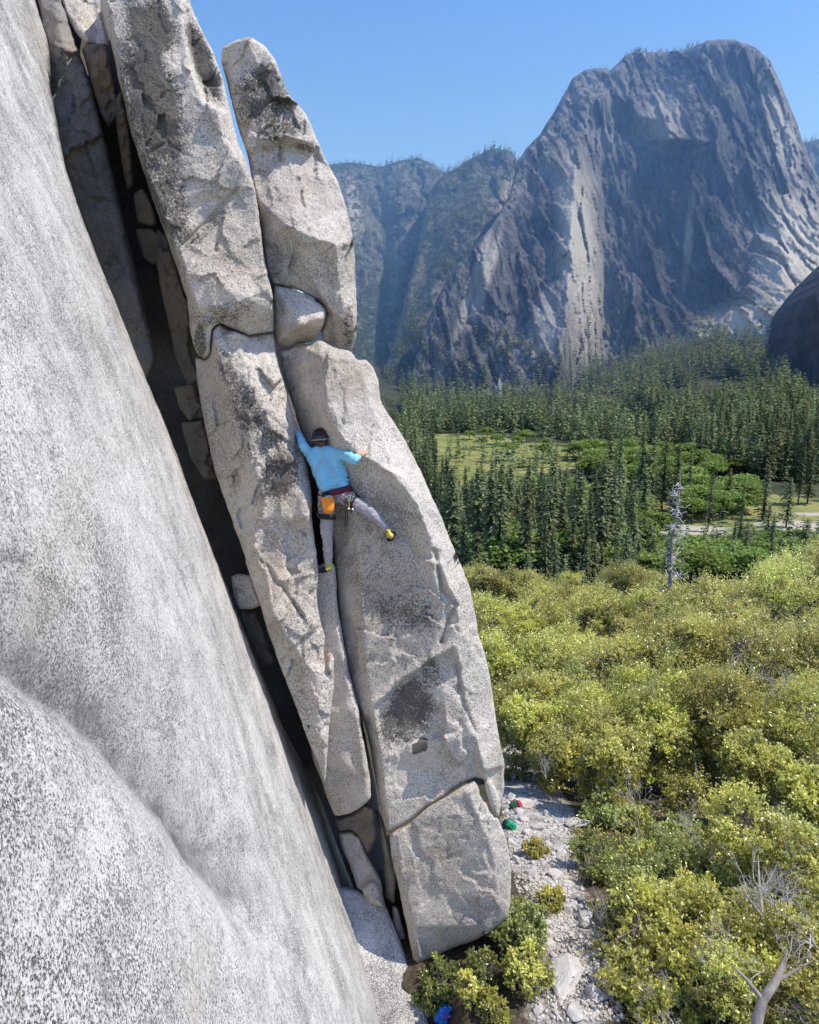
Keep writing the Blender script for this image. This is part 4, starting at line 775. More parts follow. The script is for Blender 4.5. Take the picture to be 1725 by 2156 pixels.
# ------------------------------------------------------------------ the dead pine
SD = 62.; sb = unproj(1402, 1300, SD); stp = unproj(1432, 992, SD)
e = empty('dead_pine', sb.tolist()); tag(e, 'bare bleached dead pine with pale crooked branches above the oaks', 'dead tree')
ax = [sb+(stp-sb)*f+np.array([.12*math.sin(f*9), 0, 0]) for f in np.linspace(0, 1, 10)]
Vt, Qt = tubes([(ax, np.linspace(.23, .04, 10))], 8); obj('trunk', np_mesh('dead_pine_trunk', Vt-sb, quads=Qt), M_SNAG, e)
r = np.random.default_rng(31)
for k in range(58):
    f = r.uniform(.04, .99); p0 = sb+(stp-sb)*f; L = (2.0*math.sin(math.pi*min(1, .25+f*.55))*(1.15-f)+.35)*r.uniform(.45, 1.1); a = r.uniform(0, 2*math.pi); dr = np.array([math.cos(a), math.sin(a)*.8, r.uniform(-.1, .35)])
    up = r.uniform(-.5, .5); pts = [p0+dr*L*t+np.array([0, 0, up*L*t*t])+r.normal(size=3)*.05*L for t in np.linspace(0, 1, 6)]; pts[0] = p0
    pa = [(pts, np.linspace(.06, .022, 6))]
    for s in range(2): j = r.integers(2, 5); pa.append(([pts[j], pts[j]+r.normal(size=3)*.22*L, pts[j]+r.normal(size=3)*.35*L], [.03, .022, .014]))
    Vt, Qt = tubes(pa, 4); obj('branch', np_mesh('dead_pine_branch', Vt-sb, quads=Qt), M_SNAGB, e)

# ------------------------------------------------------------------ conifers and broadleaf trees of the valley
def conifer_proto(seed, nlev=46, nbr=8, nq=3, R=.105, start=.10):
    r = np.random.default_rng(seed); C, U_, Wn, sh, tp = [], [], [], [], []
    Vs, sh, tp = [], [], []
    gapy = r.uniform(.2, .7, 3)
    for i in range(nlev):
        h = start+(1-start)*(i+r.uniform(-.3, .3))/nlev; h = min(h, .992)
        prof = (min(1, (h-start)/.12+.45))*(1-h)**.72*R*1.25+.006
        for b_ in range(nbr):
            if r.random() < .13: continue
            a = r.uniform(0, 2*math.pi); rr = prof*r.uniform(.55, 1.2); droop = -r.uniform(.1, .55)
            dirx = np.array([math.cos(a), math.sin(a), droop]); side = np.array([-math.sin(a), math.cos(a), r.uniform(-.5, .5)]); bs = r.uniform(0, 1)
            for q in range(nq):
                f0 = q/nq; f1 = (q+1.25)/nq; w = .013*(1-.4*f0)*r.uniform(.6, 1.3)*(1 if nlev > 20 else (2.2 if nlev > 10 else 3.4))
                p0 = np.array([0, 0, h])+dirx*rr*f0; p1 = np.array([0, 0, h])+dirx*rr*f1; pm = (p0+p1)/2; s = side+r.normal(size=3)*.4
                Vs += [p0, pm+s*w, p1+np.array([0, 0, -.006]), pm-s*w]; v = np.clip(bs*.7+r.normal()*.2, 0, 1); t = np.clip((q/nq)*.6*r.uniform(0, 1.4), 0, 1); sh += [v]*4; tp += [t*.4, t, t, t]
    V = np.array(Vs); return V, np.arange(len(V)).reshape(-1, 4), np.array(sh), np.array(tp)
def trunk_np(top=.9, r0=.011): return tubes([([(0, 0, -.03), (0, 0, .3), (0, 0, .65), (0, 0, top)], [r0*1.2, r0, r0*.6, .002])], 5)
def round_proto(seed, ncl=26, nlf=70):
    r = np.random.default_rng(seed); dr = r.normal(size=(ncl, 3)); dr /= np.linalg.norm(dr, axis=1)[:, None]; dr[:, 2] = np.abs(dr[:, 2])*1.1-.35
    K = np.array([0, 0, .6])+dr*np.array([.40, .40, .36])*r.uniform(.5, 1, (ncl, 1)); C, sh, tp = [], [], []
    for k in K:
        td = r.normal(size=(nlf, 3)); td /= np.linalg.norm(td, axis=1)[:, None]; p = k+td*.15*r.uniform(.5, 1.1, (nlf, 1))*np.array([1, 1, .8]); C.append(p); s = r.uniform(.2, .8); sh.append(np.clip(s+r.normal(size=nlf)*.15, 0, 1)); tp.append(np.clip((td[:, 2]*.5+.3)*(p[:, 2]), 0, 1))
    C = np.concatenate(C); V, Q = leaves(C, .075, .05, seed=seed, up=.6); return V, Q, np.repeat(np.concatenate(sh), 4), np.repeat(np.concatenate(tp), 4)
def mk(name, proto, mat):
    V, Q, s, t = proto; me = np_mesh(name, V, quads=Q, smooth=False); add_attr(me, 'shade', s); add_attr(me, 'tip', t); me.materials.append(mat); return me
con_hi = [conifer_proto(40+k, R=(.085, .15, .105, .18, .12, .14)[k], start=.06+.07*(k % 3), nlev=(46, 34, 46, 30, 40, 36)[k]) for k in range(6)]
con_lo = [conifer_proto(60+k, nlev=15, nbr=5, nq=2, R=.12+.035*(k % 3), start=.06) for k in range(4)]
con_xlo = [conifer_proto(80+k, nlev=7, nbr=4, nq=1, R=.15, start=.05) for k in range(3)]
rnd = [round_proto(90+k) for k in range(4)]
TV, TQ = trunk_np()
tr_me = np_mesh('conifer_trunk', TV, quads=TQ); tr_me.materials.append(M_CBARK)
RV, RQ = tubes([([(0, 0, -.03), (.01, 0, .3), (0, .01, .6)], [.03, .025, .012]), ([(.01, 0, .3), (.15, .05, .55)], [.018, .008]), ([(.01, 0, .3), (-.12, -.08, .6)], [.018, .008])], 5)
rtr_me = np_mesh('broadleaf_trunk', RV, quads=RQ); rtr_me.materials.append(M_BARK)
con_me = [mk('conifer_crown', p, M_CON) for p in con_hi]; rnd_me = [mk('broadleaf_crown', p, M_DECI) for p in rnd]
def merged(name, proto, TVq, mats):
    V, Q, s, t = proto; tv, tq = TVq; me = np_mesh(name, np.concatenate([V, tv]), quads=np.concatenate([Q, tq+len(V)]), smooth=False)
    add_attr(me, 'shade', np.concatenate([s, np.zeros(len(tv))])); add_attr(me, 'tip', np.concatenate([t, np.zeros(len(tv))])); me.materials.append(mats[0]); me.materials.append(mats[1])
    mi = np.zeros(len(me.polygons), np.int32); mi[len(Q):] = 1; me.polygons.foreach_set('material_index', mi); return me
con_mm = [merged('conifer', p, (TV, TQ), (M_CON, M_CBARK)) for p in con_hi]; rnd_mm = [merged('broadleaf_tree', p, (RV, RQ), (M_DECI, M_BARK)) for p in rnd]
def scatter(poly, n, hmin, hmax, sep, kind, zone_, seed):
    r = np.random.default_rng(seed); px = np.array([p[0] for p in poly]); py = np.array([p[1] for p in poly]); N = n*9
    Q = np.stack([r.uniform(px.min(), px.max(), N), r.uniform(py.min(), py.max(), N)], -1); Q = Q[in_poly(Q, poly)]
    d = hit(Q[:, 0], Q[:, 1]); ok = ~np.isnan(d); Q = Q[ok]; d = d[ok]; p = unproj(Q[:, 0], Q[:, 1], d); keep = []; res = []
    for i in range(len(p)):
        if len(res) >= n: break
        if all((p[i, 0]-p[j, 0])**2+(p[i, 1]-p[j, 1])**2 > sep*sep for j in keep[-400:]):
            if kind == 'c' and fbm(np.array([p[i]*np.array([1, 1, 0])/70.+seed]), 3)[0] < r.uniform(-.45, .05): continue
            keep.append(i); H = r.uniform(hmin, hmax)*(1 if r.random() > .3 else r.uniform(.4, .8)); res.append((p[i], H, H/d[i]*FPX, kind, zone_, d[i]))
    return res
trees = []
trees += scatter([(930, 1090), (985, 1085), (1060, 1090), (1130, 1100), (1240, 1110), (1330, 1140), (1340, 1215), (1240, 1240), (1100, 1235), (960, 1205), (925, 1140)], 230, 14, 33, 4.5, 'c', 'mid', 1)
trees += scatter([(1000, 1050), (1100, 1040), (1250, 1060), (1330, 1100), (1100, 1090), (950, 1090)], 26, 10, 21, 6, 'c', 'mid', 21)
trees += scatter([(790, 850), (860, 905), (915, 1000), (960, 1180), (900, 1100), (840, 950)], 110, 24, 36, 4.5, 'c', 'left', 2)
trees += scatter([(840, 815), (1000, 845), (1120, 838), (1300, 850), (1450, 905), (1420, 945), (1250, 945), (1100, 912), (950, 912), (850, 915)], 900, 22, 42, 5.5, 'c', 'belt', 3)
trees += scatter([(1180, 800), (1265, 765), (1340, 735), (1400, 728), (1500, 715), (1600, 740), (1660, 830), (1740, 890), (1740, 1020), (1600, 1015), (1450, 975), (1420, 900), (1300, 855)], 1500, 22, 46, 6, 'c', 'right', 4)
trees += scatter([(1345, 1150), (1450, 1155), (1600, 1150), (1740, 1140), (1740, 1215), (1560, 1235), (1400, 1260), (1350, 1230)], 90, 8, 17, 4, 'c', 'lower', 5)
trees += scatter([(990, 1200), (1180, 1215), (1340, 1225), (1340, 1262), (1180, 1265), (1000, 1245)], 60, 9, 15, 3, 'c', 'lower', 15)
trees += scatter([(1215, 965), (1300, 955), (1420, 965), (1545, 975), (1560, 1005), (1440, 1040), (1300, 1040), (1230, 1010)], 64, 13, 19, 11, 'r', 'grove', 6)
trees += scatter([(1440, 1045), (1580, 1035), (1600, 1075), (1480, 1105), (1430, 1090)], 26, 11, 16, 9, 'r', 'grove2', 7)
trees += scatter([(1120, 1040), (1240, 1055), (1290, 1100), (1160, 1110), (1090, 1080)], 14, 12, 18, 10, 'r', 'grove2', 8)
trees += scatter([(1350, 1160), (1500, 1160), (1740, 1150), (1740, 1225), (1560, 1235), (1380, 1250)], 46, 6, 11, 6, 'r', 'low', 9)
trees += scatter([(980, 1150), (1300, 1170), (1330, 1235), (1000, 1225)], 34, 9, 16, 6, 'r', 'low', 10)
trees += scatter([(1000, 1040), (1330, 1060), (1400, 1130), (1330, 1150), (1000, 1110)], 26, 9, 15, 8, 'r', 'low', 23)
trees += scatter([(930, 915), (1130, 928), (1200, 960), (1180, 985), (1000, 950)], 16, 7, 14, 11, 'r', 'meadow', 11)
trees += scatter([(905, 930), (1130, 935), (1230, 960), (1180, 1010), (960, 1020)], 46, 10, 24, 7, 'c', 'iso', 12)
iso = [(1018, 972, 27), (1048, 975, 33), (1060, 970, 30), (1090, 985, 24), (1128, 990, 26), (1165, 1000, 31), (1172, 1008, 28), (1280, 1040, 40), (1300, 1046, 42), (1346, 1060, 44), (1368, 1062, 38), (1393, 1075, 46), (1420, 1078, 40), (1448, 1060, 34), (1530, 1080, 26), (1562, 1092, 22), (1606, 1096, 30), (1655, 1110, 26), (1680, 1062, 38), (1700, 1060, 30), (1648, 1060, 24), (1490, 1120, 30), (1350, 1120, 32), (1290, 1110, 34)]
dd = hit([a[0] for a in iso], [a[1] for a in iso])
for a, d in zip(iso, dd):
    trees.append((unproj(a[0], a[1], d), a[2]*.9, a[2]*.9/d*FPX, 'c', 'iso', d))
LAB = {('c', 'mid'): ('tall dark conifer in the dense stand below the near meadow', 'conifers of the dense stand'), ('c', 'left'): ('dark conifer close beside the right edge of the flake', 'conifers beside the flake'), ('c', 'belt'): ('small distant conifer in the belt under the mountain wall', 'conifers under the mountain wall'),
       ('c', 'right'): ('distant dark conifer on the wooded apron at the right', 'conifers on the right-hand apron'), ('c', 'lower'): ('green conifer in the lower wood just above the oaks', 'conifers just above the oaks'), ('c', 'iso'): ('lone conifer standing on or beside the open meadows', 'lone conifers of the meadows'),
       ('r', 'grove'): ('bright green round broadleaf tree in the grove beyond the meadow', 'bright green grove'), ('r', 'grove2'): ('light green broadleaf tree beside the pale clearing', 'broadleaf trees by the clearing'), ('r', 'low'): ('low round green tree among conifers just above the oaks', 'round trees above the oaks'), ('r', 'meadow'): ('small round tree dotted on the near meadow', 'round trees on the meadow')}
con = sorted([t for t in trees if t[3] == 'c'], key=lambda t: -t[2]); ind = con[:285]+[t for t in trees if t[3] == 'r']; rest = con[285:]
r = np.random.default_rng(77)
for (p, H, app, k, z, d) in ind:
    lab, grp = LAB[(k, z)]; i = r.integers(0, 6) if k == 'c' else r.integers(0, 4); wd = r.uniform(.9, 1.6)*(1 if k == 'c' else 1.15); rz = r.uniform(0, 6.28)
    nm, cat = ('conifer', 'conifer') if k == 'c' else ('broadleaf_tree', 'tree')
    if app > 88 or (k == 'r' and app > 60):
        e = empty(nm, p.tolist()); c = obj('crown', (con_me if k == 'c' else rnd_me)[i], None, e); t = obj('trunk', tr_me if k == 'c' else rtr_me, None, e)
    else: e = obj(nm, (con_mm if k == 'c' else rnd_mm)[i], None, loc=p.tolist())
    e.scale = (H*wd, H*wd, H); e.rotation_euler = (0, 0, rz); tag(e, lab, cat, grp)
def join_trees(name, label, items, protos, seed, lean=0.):
    r = np.random.default_rng(seed); Vs, Qs, sh, tp, k = [], [], [], [], 0
    for (p, H) in items:
        V, Q, s, t = protos[r.integers(0, len(protos))]; a = r.uniform(0, 6.28); c, s_ = math.cos(a), math.sin(a); w = H*r.uniform(.95, 1.55)
        X = np.stack([(V[:, 0]*c-V[:, 1]*s_)*w, (V[:, 0]*s_+V[:, 1]*c)*w, V[:, 2]*H], -1)+p; Vs.append(X); Qs.append(Q+k); k += len(V); sh.append(np.clip(s+r.uniform(-.3, .3), 0, 1)); tp.append(t)
    me = np_mesh(name, np.concatenate(Vs), quads=np.concatenate(Qs), smooth=False); add_attr(me, 'shade', np.concatenate(sh)); add_attr(me, 'tip', np.concatenate(tp))
    o = obj(name, me, M_CON); tag(o, label, kind='stuff'); return o
join_trees('forest', 'distant conifer forest under the cliffs', [(t[0], t[1]) for t in rest], con_lo, 5)
# woods clothing the far ridges and fringing the skylines
def on_slope(P, Wp, n, seed, fringe, hm=(12, 22), below=0):
    r = np.random.default_rng(seed); m = np.arange(len(P)); w = np.clip(fbm(np.concatenate([P/45., np.full((len(P), 1), seed*1.3)], 1), 4)+.30, .0, 1)**1.5
    w = w*np.clip((P[:, 1]-500)/200+.55, .25, 1.6); i = r.choice(m, n, p=w/w.sum()); items = [(Wp[k]+np.array([r.uniform(-6, 6), -2, -4.]), r.uniform(*hm)) for k in i]
    return items
def skyline(P, Wp, xs, seed, hm=(13, 26)):
    r = np.random.default_rng(seed); out = []
    for x in xs:
        j = np.where(np.abs(P[:, 0]-x) < 4)[0]
        if len(j) == 0: continue
        k = j[np.argsort(P[j, 1])[:3]][r.integers(0, 3)]; out.append((Wp[k]+np.array([0, 0, -4.]), r.uniform(*hm)*(1.35 if r.random() < .12 else .85)))
    return out
items = on_slope(r1P, r1W, 1900, 1, 0)+on_slope(r2P, r2W, 1500, 2, 0)+on_slope(r3P, r3W, 150, 3, 0)
items += skyline(r1P, r1W, rng.uniform(690, 945, 150), 4)+skyline(r2P, r2W, rng.uniform(925, 1095, 120), 5)+skyline(r3P, r3W, rng.uniform(1690, 1740, 30), 6)
items += skyline(mP, mW, rng.uniform(1310, 1480, 60), 7, (9, 20))+skyline(mP, mW, rng.uniform(1480, 1640, 40), 8, (4, 9))+skyline(mP, mW, rng.uniform(1160, 1290, 16), 9, (6, 12))
mm = np.where((mP[:, 1] > 690+50*vnoise(np.stack([mP[:, 0]/60., 0*mP[:, 0], 0*mP[:, 0]], -1))) & (mP[:, 0] > 880))[0]; r = np.random.default_rng(9)
items += [(mW[k]+np.array([0, -2, -3.]), r.uniform(16, 34)) for k in r.choice(mm, 620)]
mm = np.where((mP[:, 1] < 175) & (mP[:, 0] > 1290) & (mP[:, 0] < 1480))[0]; items += [(mW[k]+np.array([0, -2, -3.]), r.uniform(8, 16)) for k in r.choice(mm, 70)]
join_trees('ridge_forest', 'tiny conifers clothing the far ridges and skylines', items, con_xlo, 6)
# ------------------------------------------------------------------ the climber
CD = 8.0
def Z(zx, zy, dd=0.): return np.array(unproj(561.5+zx*.1939, 836.2+zy*.1939, CD+dd))
ZS = .1939/FPX*CD                      # metres per measuring pixel of the climber's close-up
def capsule(p0, p1, r0, r1, n=14, m=5):
    p0, p1 = np.asarray(p0, float), np.asarray(p1, float); ax = p1-p0; L = np.linalg.norm(ax); ax = ax/(L+1e-9)
    ref = np.array([0, 0, 1.]) if abs(ax[2]) < .9 else np.array([1., 0, 0]); X = np.cross(ref, ax); X /= np.linalg.norm(X); Y = np.cross(ax, X)
    prof = [(-r0*math.cos(t), r0*math.sin(t)) for t in np.linspace(.05, math.pi/2, m)]+[(L+r1*math.sin(t), r1*math.cos(t)) for t in np.linspace(0, math.pi/2-.05, m)]
    a = np.arange(n)*2*math.pi/n; V = np.concatenate([p0+ax*h+rr*(np.cos(a)[:, None]*X+np.sin(a)[:, None]*Y) for h, rr in prof]); i = np.arange(len(V)).reshape(-1, n)
    Q = np.stack([i[:-1], np.roll(i, -1, 1)[:-1], np.roll(i, -1, 1)[1:], i[1:]], -1).reshape(-1, 4)
    return V, Q, [list(i[0][::-1]), list(i[-1])]
def melt(name, caps, vox=.011, smooth=6, mat=None, parent=None, org=None, sub=1):
    bm = bmesh.new()
    for c in caps:
        V, Q, ends = capsule(*c) if len(c) == 4 else c
        vs = [bm.verts.new(v) for v in V]
        for q in Q: bm.faces.new([vs[k] for k in q])
        for e in ends: bm.faces.new([vs[k] for k in e])
    bmesh.ops.recalc_face_normals(bm, faces=bm.faces); me = bpy.data.meshes.new(name+'_rough'); bm.to_mesh(me); bm.free()
    t = bpy.data.objects.new('temporary', me); COL.objects.link(t)
    m = t.modifiers.new('r', 'REMESH'); m.mode = 'VOXEL'; m.voxel_size = vox; m.use_smooth_shade = True
    s = t.modifiers.new('s', 'SMOOTH'); s.factor = .5; s.iterations = smooth
    dg = bpy.context.evaluated_depsgraph_get(); nm = bpy.data.meshes.new_from_object(t.evaluated_get(dg)); nm.name = name
    bpy.data.objects.remove(t); bpy.data.meshes.remove(me)
    nm.polygons.foreach_set('use_smooth', np.ones(len(nm.polygons), bool))
    if org is not None: recentre(nm, org)
    return obj(name, nm, mat, parent)
def cloth(name, col, fine=140, rough=.85, var=.12, bump=.3):
    b = NB(name); co = b.coord(); n = b.noise(co, fine, 3, .6); w = b.noise(co, 12, 4, .55)
    c = b.mix(b.ramp(w, [(.35, 0), (.65, 1)]), tuple(x*(1-var) for x in col), tuple(min(1, x*(1+var)) for x in col))
    b.bsdf(c, rough, b.math('ADD', b.math('MULTIPLY', n, .3), w), bump, .01, .25); return b.m
M_SKIN = cloth('skin', (.52, .32, .24), 90, .6, .08, .1); M_HOOD = cloth('sky_blue_jersey', (.24, .58, .80), var=.04); M_TRS = cloth('lilac_grey_trousers', (.36, .34, .37))
M_BLK = cloth('black_rubber', (.018, .018, .02), 60, .6, .3, .1); M_HELM = cloth('helmet_shell', (.045, .048, .055), 40, .25, .2, .05); M_YEL = cloth('yellow_leather', (.62, .52, .10), 60, .6, .35); M_ORG = cloth('orange_nylon', (.85, .28, .03), 120, .7, .15)
M_RED = cloth('dark_red_webbing', (.16, .022, .03), 160, .8, .3); M_NAVY = cloth('navy_webbing', (.03, .035, .07), 160, .8, .2); M_GRY = cloth('grey_plastic', (.35, .36, .38), 60, .5); M_HAIR = cloth('brown_hair', (.10, .055, .03), 200, .6, .4)
M_PINK = cloth('pale_cord', (.50, .52, .62), 200, .8)
def metal(name, col, rough=.35):
    b = NB(name); x = b.bsdf(col, rough, spec=.5); x.inputs['Metallic'].default_value = .9; return b.m
M_MET = metal('aluminium', (.62, .63, .65)); M_DMET = metal('dark_anodised', (.10, .10, .12), .45)
ORG = Z(672, 1900, 0)
man = empty('person', ORG.tolist()); tag(man, 'climber in sky blue hooded jersey and black helmet, stemming in the corner crack', 'person')
def zc_(a, b_, r0, r1): return (Z(*a), Z(*b_), r0*ZS, r1*ZS)
def fingers(wr, pal, spread, curl, tipdir):
    """palm and five bent fingers; every argument in world space"""
    out = [(wr, pal, .024, .030)]; n = (pal-wr)/np.linalg.norm(pal-wr); sd = spread/np.linalg.norm(spread); c = curl/np.linalg.norm(curl)
    out.append((pal-sd*.022, pal+sd*.022, .020, .020))
    for k, (o, L) in enumerate([(-.030, .066), (-.010, .078), (.011, .072), (.030, .056)]):
        a = pal+sd*o+n*.018; b_ = a+n*L*.45+c*L*.12+sd*o*.15; d = b_+n*L*.28+c*L*.30; e = d+n*L*.02+c*L*.30
        out += [(a, b_, .0098, .009), (b_, d, .009, .0083), (d, e, .0083, .0072)]
    a = wr+(pal-wr)*.5-sd*.026; b_ = a-sd*.030+n*.022; d = b_+n*.030+c*.010; out += [(a, b_, .0125, .011), (b_, d, .011, .009)]
    return out
HC = Z(592, 432, -.02)
body = [zc_((606, 520, -.01), (596, 460, -.01), 46, 50), (HC, HC+np.array([0, .035, .015]), .082, .072), (HC+np.array([0, .04, -.05]), HC+np.array([0, .075, -.055]), .052, .036), (HC+np.array([0, .10, -.005]), HC+np.array([0, .115, -.025]), .010, .013),
        (HC+np.array([-.082, .0, -.015]), HC+np.array([-.084, -.012, .012]), .011, .014), (HC+np.array([.082, .0, -.015]), HC+np.array([.084, -.012, .012]), .011, .014),
        (HC+np.array([-.022, .098, -.052]), HC+np.array([.022, .098, -.052]), .007, .007),
        zc_((520, 625), (665, 950), 55, 65), zc_((725, 625), (795, 915), 55, 65), zc_((610, 640), (735, 950), 65, 70), zc_((606, 520), (615, 640), 45, 70),
        zc_((480, 620), (412, 545, -.12), 42, 36), zc_((412, 545, -.12), (342, 392, .13), 36, 25), zc_((770, 605, -.06), (940, 668, -.34), 45, 38), zc_((940, 668, -.34), (990, 652, -.30), 38, 25),
        zc_((660, 1060), (820, 1040), 85, 80), zc_((735, 950), (735, 1060), 75, 85), zc_((655, 1110), (655, 1440, .04), 72, 52), zc_((655, 1440, .04), (674, 1800, .22), 52, 34), zc_((850, 1085, -.02), (1110, 1238, -.09), 72, 50), zc_((1110, 1238, -.09), (1305, 1425, .02), 50, 32),
        zc_((674, 1800, .22), (640, 1870, .21), 34, 32), zc_((1305, 1425, .02), (1345, 1530, .04), 32, 30)]
body += fingers(Z(342, 392, .13), Z(322, 320, .18), np.array([.25, 1., .1]), np.array([-.9, .45, -.2]), None)
body += fingers(Z(990, 652, -.30), Z(1022, 622, -.285), np.array([.8, .2, -.55]), np.array([.3, .9, -.35]), None)
bo = melt('body', body, .0085, 3, M_SKIN, man, ORG)
hood = [zc_((508, 628), (660, 965), 84, 98), zc_((742, 622, -.05), (800, 925, -.02), 84, 96), zc_((610, 645), (735, 955), 92, 96), zc_((490, 615), (765, 598, -.05), 66, 70),
        zc_((478, 620), (410, 545, -.12), 60, 52), zc_((410, 545, -.12), (345, 398, .12), 52, 37), zc_((772, 605, -.06), (940, 668, -.34), 66, 56), zc_((940, 668, -.34), (986, 653, -.305), 56, 40),
        zc_((540, 575, -.035), (690, 570, -.035), 46, 46), zc_((575, 600, -.075), (665, 604, -.075), 36, 34), zc_((556, 545, .02), (560, 590, -.02), 34, 40), zc_((668, 545, .02), (670, 590, -.02), 34, 40)]
ho = melt('hooded_jersey', hood, .010, 7, M_HOOD, man, ORG)
# fold lines pulled across the lower back and the sleeves
me = ho.data; n = len(me.vertices); co = np.empty(n*3, np.float32); me.vertices.foreach_get('co', co); co = co.reshape(-1, 3).astype(float); no = np.array([v.normal[:] for v in me.vertices])
Wc = co+ORG; dpt = Wc[:, 1]*CP-Wc[:, 2]*SP; zx = ((Wc[:, 0]/dpt*FPX+862.5)-561.5)/.1939; zy = ((1078-(Wc[:, 2]*CP+Wc[:, 1]*SP)/dpt*FPX)-836.2)/.1939
w = np.clip((zy-690)/80, 0, 1)*np.clip((985-zy)/20, 0, 1)
q = np.stack([zx/150., zy/26., 0*zx], -1); fold = np.sin((zy-(zx-700)*.10*np.sign(850-zy)+40*vnoise(np.stack([zx/120, zy/120, 0*zx], -1)))/8.5)*.010*w*np.clip((zx-560)/120, .2, 1)+.010*vnoise(q)*w
sl_ = np.clip((zx-800)/60, 0, 1)+np.clip((470-zx)/50, 0, 1); fold = fold+.004*np.sin((zx+zy*.8)/11.)*sl_+.006*fbm(np.stack([zx/60, zy/60, 0*zx], -1), 3)
me.vertices.foreach_set('co', (co+no*fold[:, None]).astype(np.float32).ravel()); me.update()
trs = [zc_((655, 1070), (820, 1045), 100, 92), zc_((735, 985), (735, 1060), 88, 92), zc_((655, 1110), (655, 1440, .04), 90, 68), zc_((655, 1440, .04), (674, 1785, .21), 68, 46), zc_((850, 1085, -.02), (1110, 1238, -.09), 90, 63), zc_((1110, 1238, -.09), (1298, 1416, .02), 63, 41)]
to = melt('trousers', trs, .010, 6, M_TRS, man, ORG)
me = to.data; n = len(me.vertices); co = np.empty(n*3, np.float32); me.vertices.foreach_get('co', co); co = co.reshape(-1, 3).astype(float); no = np.array([v.normal[:] for v in me.vertices])
fo = .010*fbm(co*np.array([9, 9, 22]), 3)+.006*vnoise(co*np.array([20, 20, 50])); me.vertices.foreach_set('co', (co+no*fo[:, None]).astype(np.float32).ravel()); me.update()
# shoes
s1 = melt('shoe', [zc_((690, 1815, .20), (684, 1848, .18), 31, 28), zc_((686, 1850, .18), (622, 1878, .19), 28, 24)], .007, 4, M_YEL, man, ORG); s1['label'] = 'yellow climbing shoe with black toe jammed in the crack'
obj('toe_rand', melt('toe', [zc_((628, 1872, .19), (575, 1888, .17), 35, 24), zc_((690, 1872, .185), (600, 1902, .19), 16, 14)], .007, 3, M_BLK, None, ORG).data, M_BLK, s1); bpy.data.objects.remove(bpy.data.objects['toe'])
s2 = melt('shoe', [zc_((1318, 1450, .0), (1345, 1508, .0), 31, 32), zc_((1345, 1500, .0), (1372, 1490, .07), 29, 22)], .007, 4, M_YEL, man, ORG); s2['label'] = 'yellow climbing shoe smeared on the right-hand rock'
obj('toe_rand', melt('toe', [zc_((1330, 1545, .01), (1365, 1535, .04), 26, 24), zc_((1372, 1490, .06), (1388, 1485, .10), 27, 18)], .007, 3, M_BLK, None, ORG).data, M_BLK, s2); bpy.data.objects.remove(bpy.data.objects['toe'])
obj('strap', melt('st', [zc_((1300, 1462, -.03), (1398, 1462, -.0), 9, 9)], .006, 2, M_BLK, None, ORG).data, M_BLK, s2); bpy.data.objects.remove(bpy.data.objects['st'])
hr = melt('hair', [(HC+np.array([-.05, -.055, -.065]), HC+np.array([.05, -.055, -.065]), .032, .032), (HC+np.array([0, -.06, -.08]), HC+np.array([.0, -.06, -.10]), .035, .03)], .008, 3, M_HAIR, man, ORG)
# helmet: shell, rim, vents, strap, buckle
hm = empty('helmet'); hm.parent = man; hm.location = (HC+np.array([0, .0, .012])-ORG).tolist(); hm.rotation_euler = (math.radians(8), math.radians(-6), 0)
def shell(rx, ry, rz, zmin, th=.010, nu=40, nv=18):
    V, Q = [], []
    for s in (1., 1-th/rx):
        for j in range(nv+1):
            t = j/nv; ph = (math.pi/2)*(1-t)+math.asin(zmin)*t
            for i in range(nu):
                a = 2*math.pi*i/nu; rip = 1+.015*math.cos(6*a)*math.cos(ph)
                V.append((rx*s*rip*math.cos(ph)*math.cos(a), ry*s*rip*math.cos(ph)*math.sin(a), rz*s*math.sin(ph)))
    k = (nv+1)*nu
    for o_, fl in ((0, 0), (k, 1)):
        for j in range(nv):
            for i in range(nu):
                q = [o_+j*nu+i, o_+(j+1)*nu+i, o_+(j+1)*nu+(i+1) % nu, o_+j*nu+(i+1) % nu]; Q.append(q[::-1] if fl else q)
    for i in range(nu): a, b_ = nv*nu+i, nv*nu+(i+1) % nu; Q.append([a, a+k, b_+k, b_])
    return np_mesh('helmet_shell', V, quads=Q)
obj('shell', shell(.108, .128, .100, -.42), M_HELM, hm)
def small(name, verts_caps, mat, parent, org): 
    o = melt(name, verts_caps, .005, 2, mat, parent, org); return o
for (ax_, el) in ((-35, 52), (-12, 60), (12, 60), (35, 52), (-24, 30), (0, 34), (24, 30)):
    a = math.radians(ax_-90); e_ = math.radians(el); c = np.array([.110*math.cos(e_)*math.cos(a), .130*math.cos(e_)*math.sin(a), .102*math.sin(e_)]); t = np.array([-.110*math.sin(e_)*math.cos(a), -.130*math.sin(e_)*math.sin(a), .102*math.cos(e_)])*.10
    V, Q, E = capsule(c-t, c+t, .017, .013, 10, 3); me = np_mesh('vent', V, quads=Q); obj('vent', me, M_BLK, hm)
tp_ = []
for k in range(25): a = math.radians(-90-62+124*k/24); tp_.append((.111*math.cos(a), .131*math.sin(a), -.022+.010*math.cos(math.radians(-62+124*k/24)*2)))
Vt, Qt = tubes([(tp_, [.007]*25)], 6); obj('rim_band', np_mesh('rim_band', Vt, quads=Qt), M_GRY, hm)
V, Q, E = capsule((.035, -.124, -.02), (.06, -.116, -.02), .009, .008, 8, 3); obj('buckle', np_mesh('buckle', V, quads=Q), M_GRY, hm)
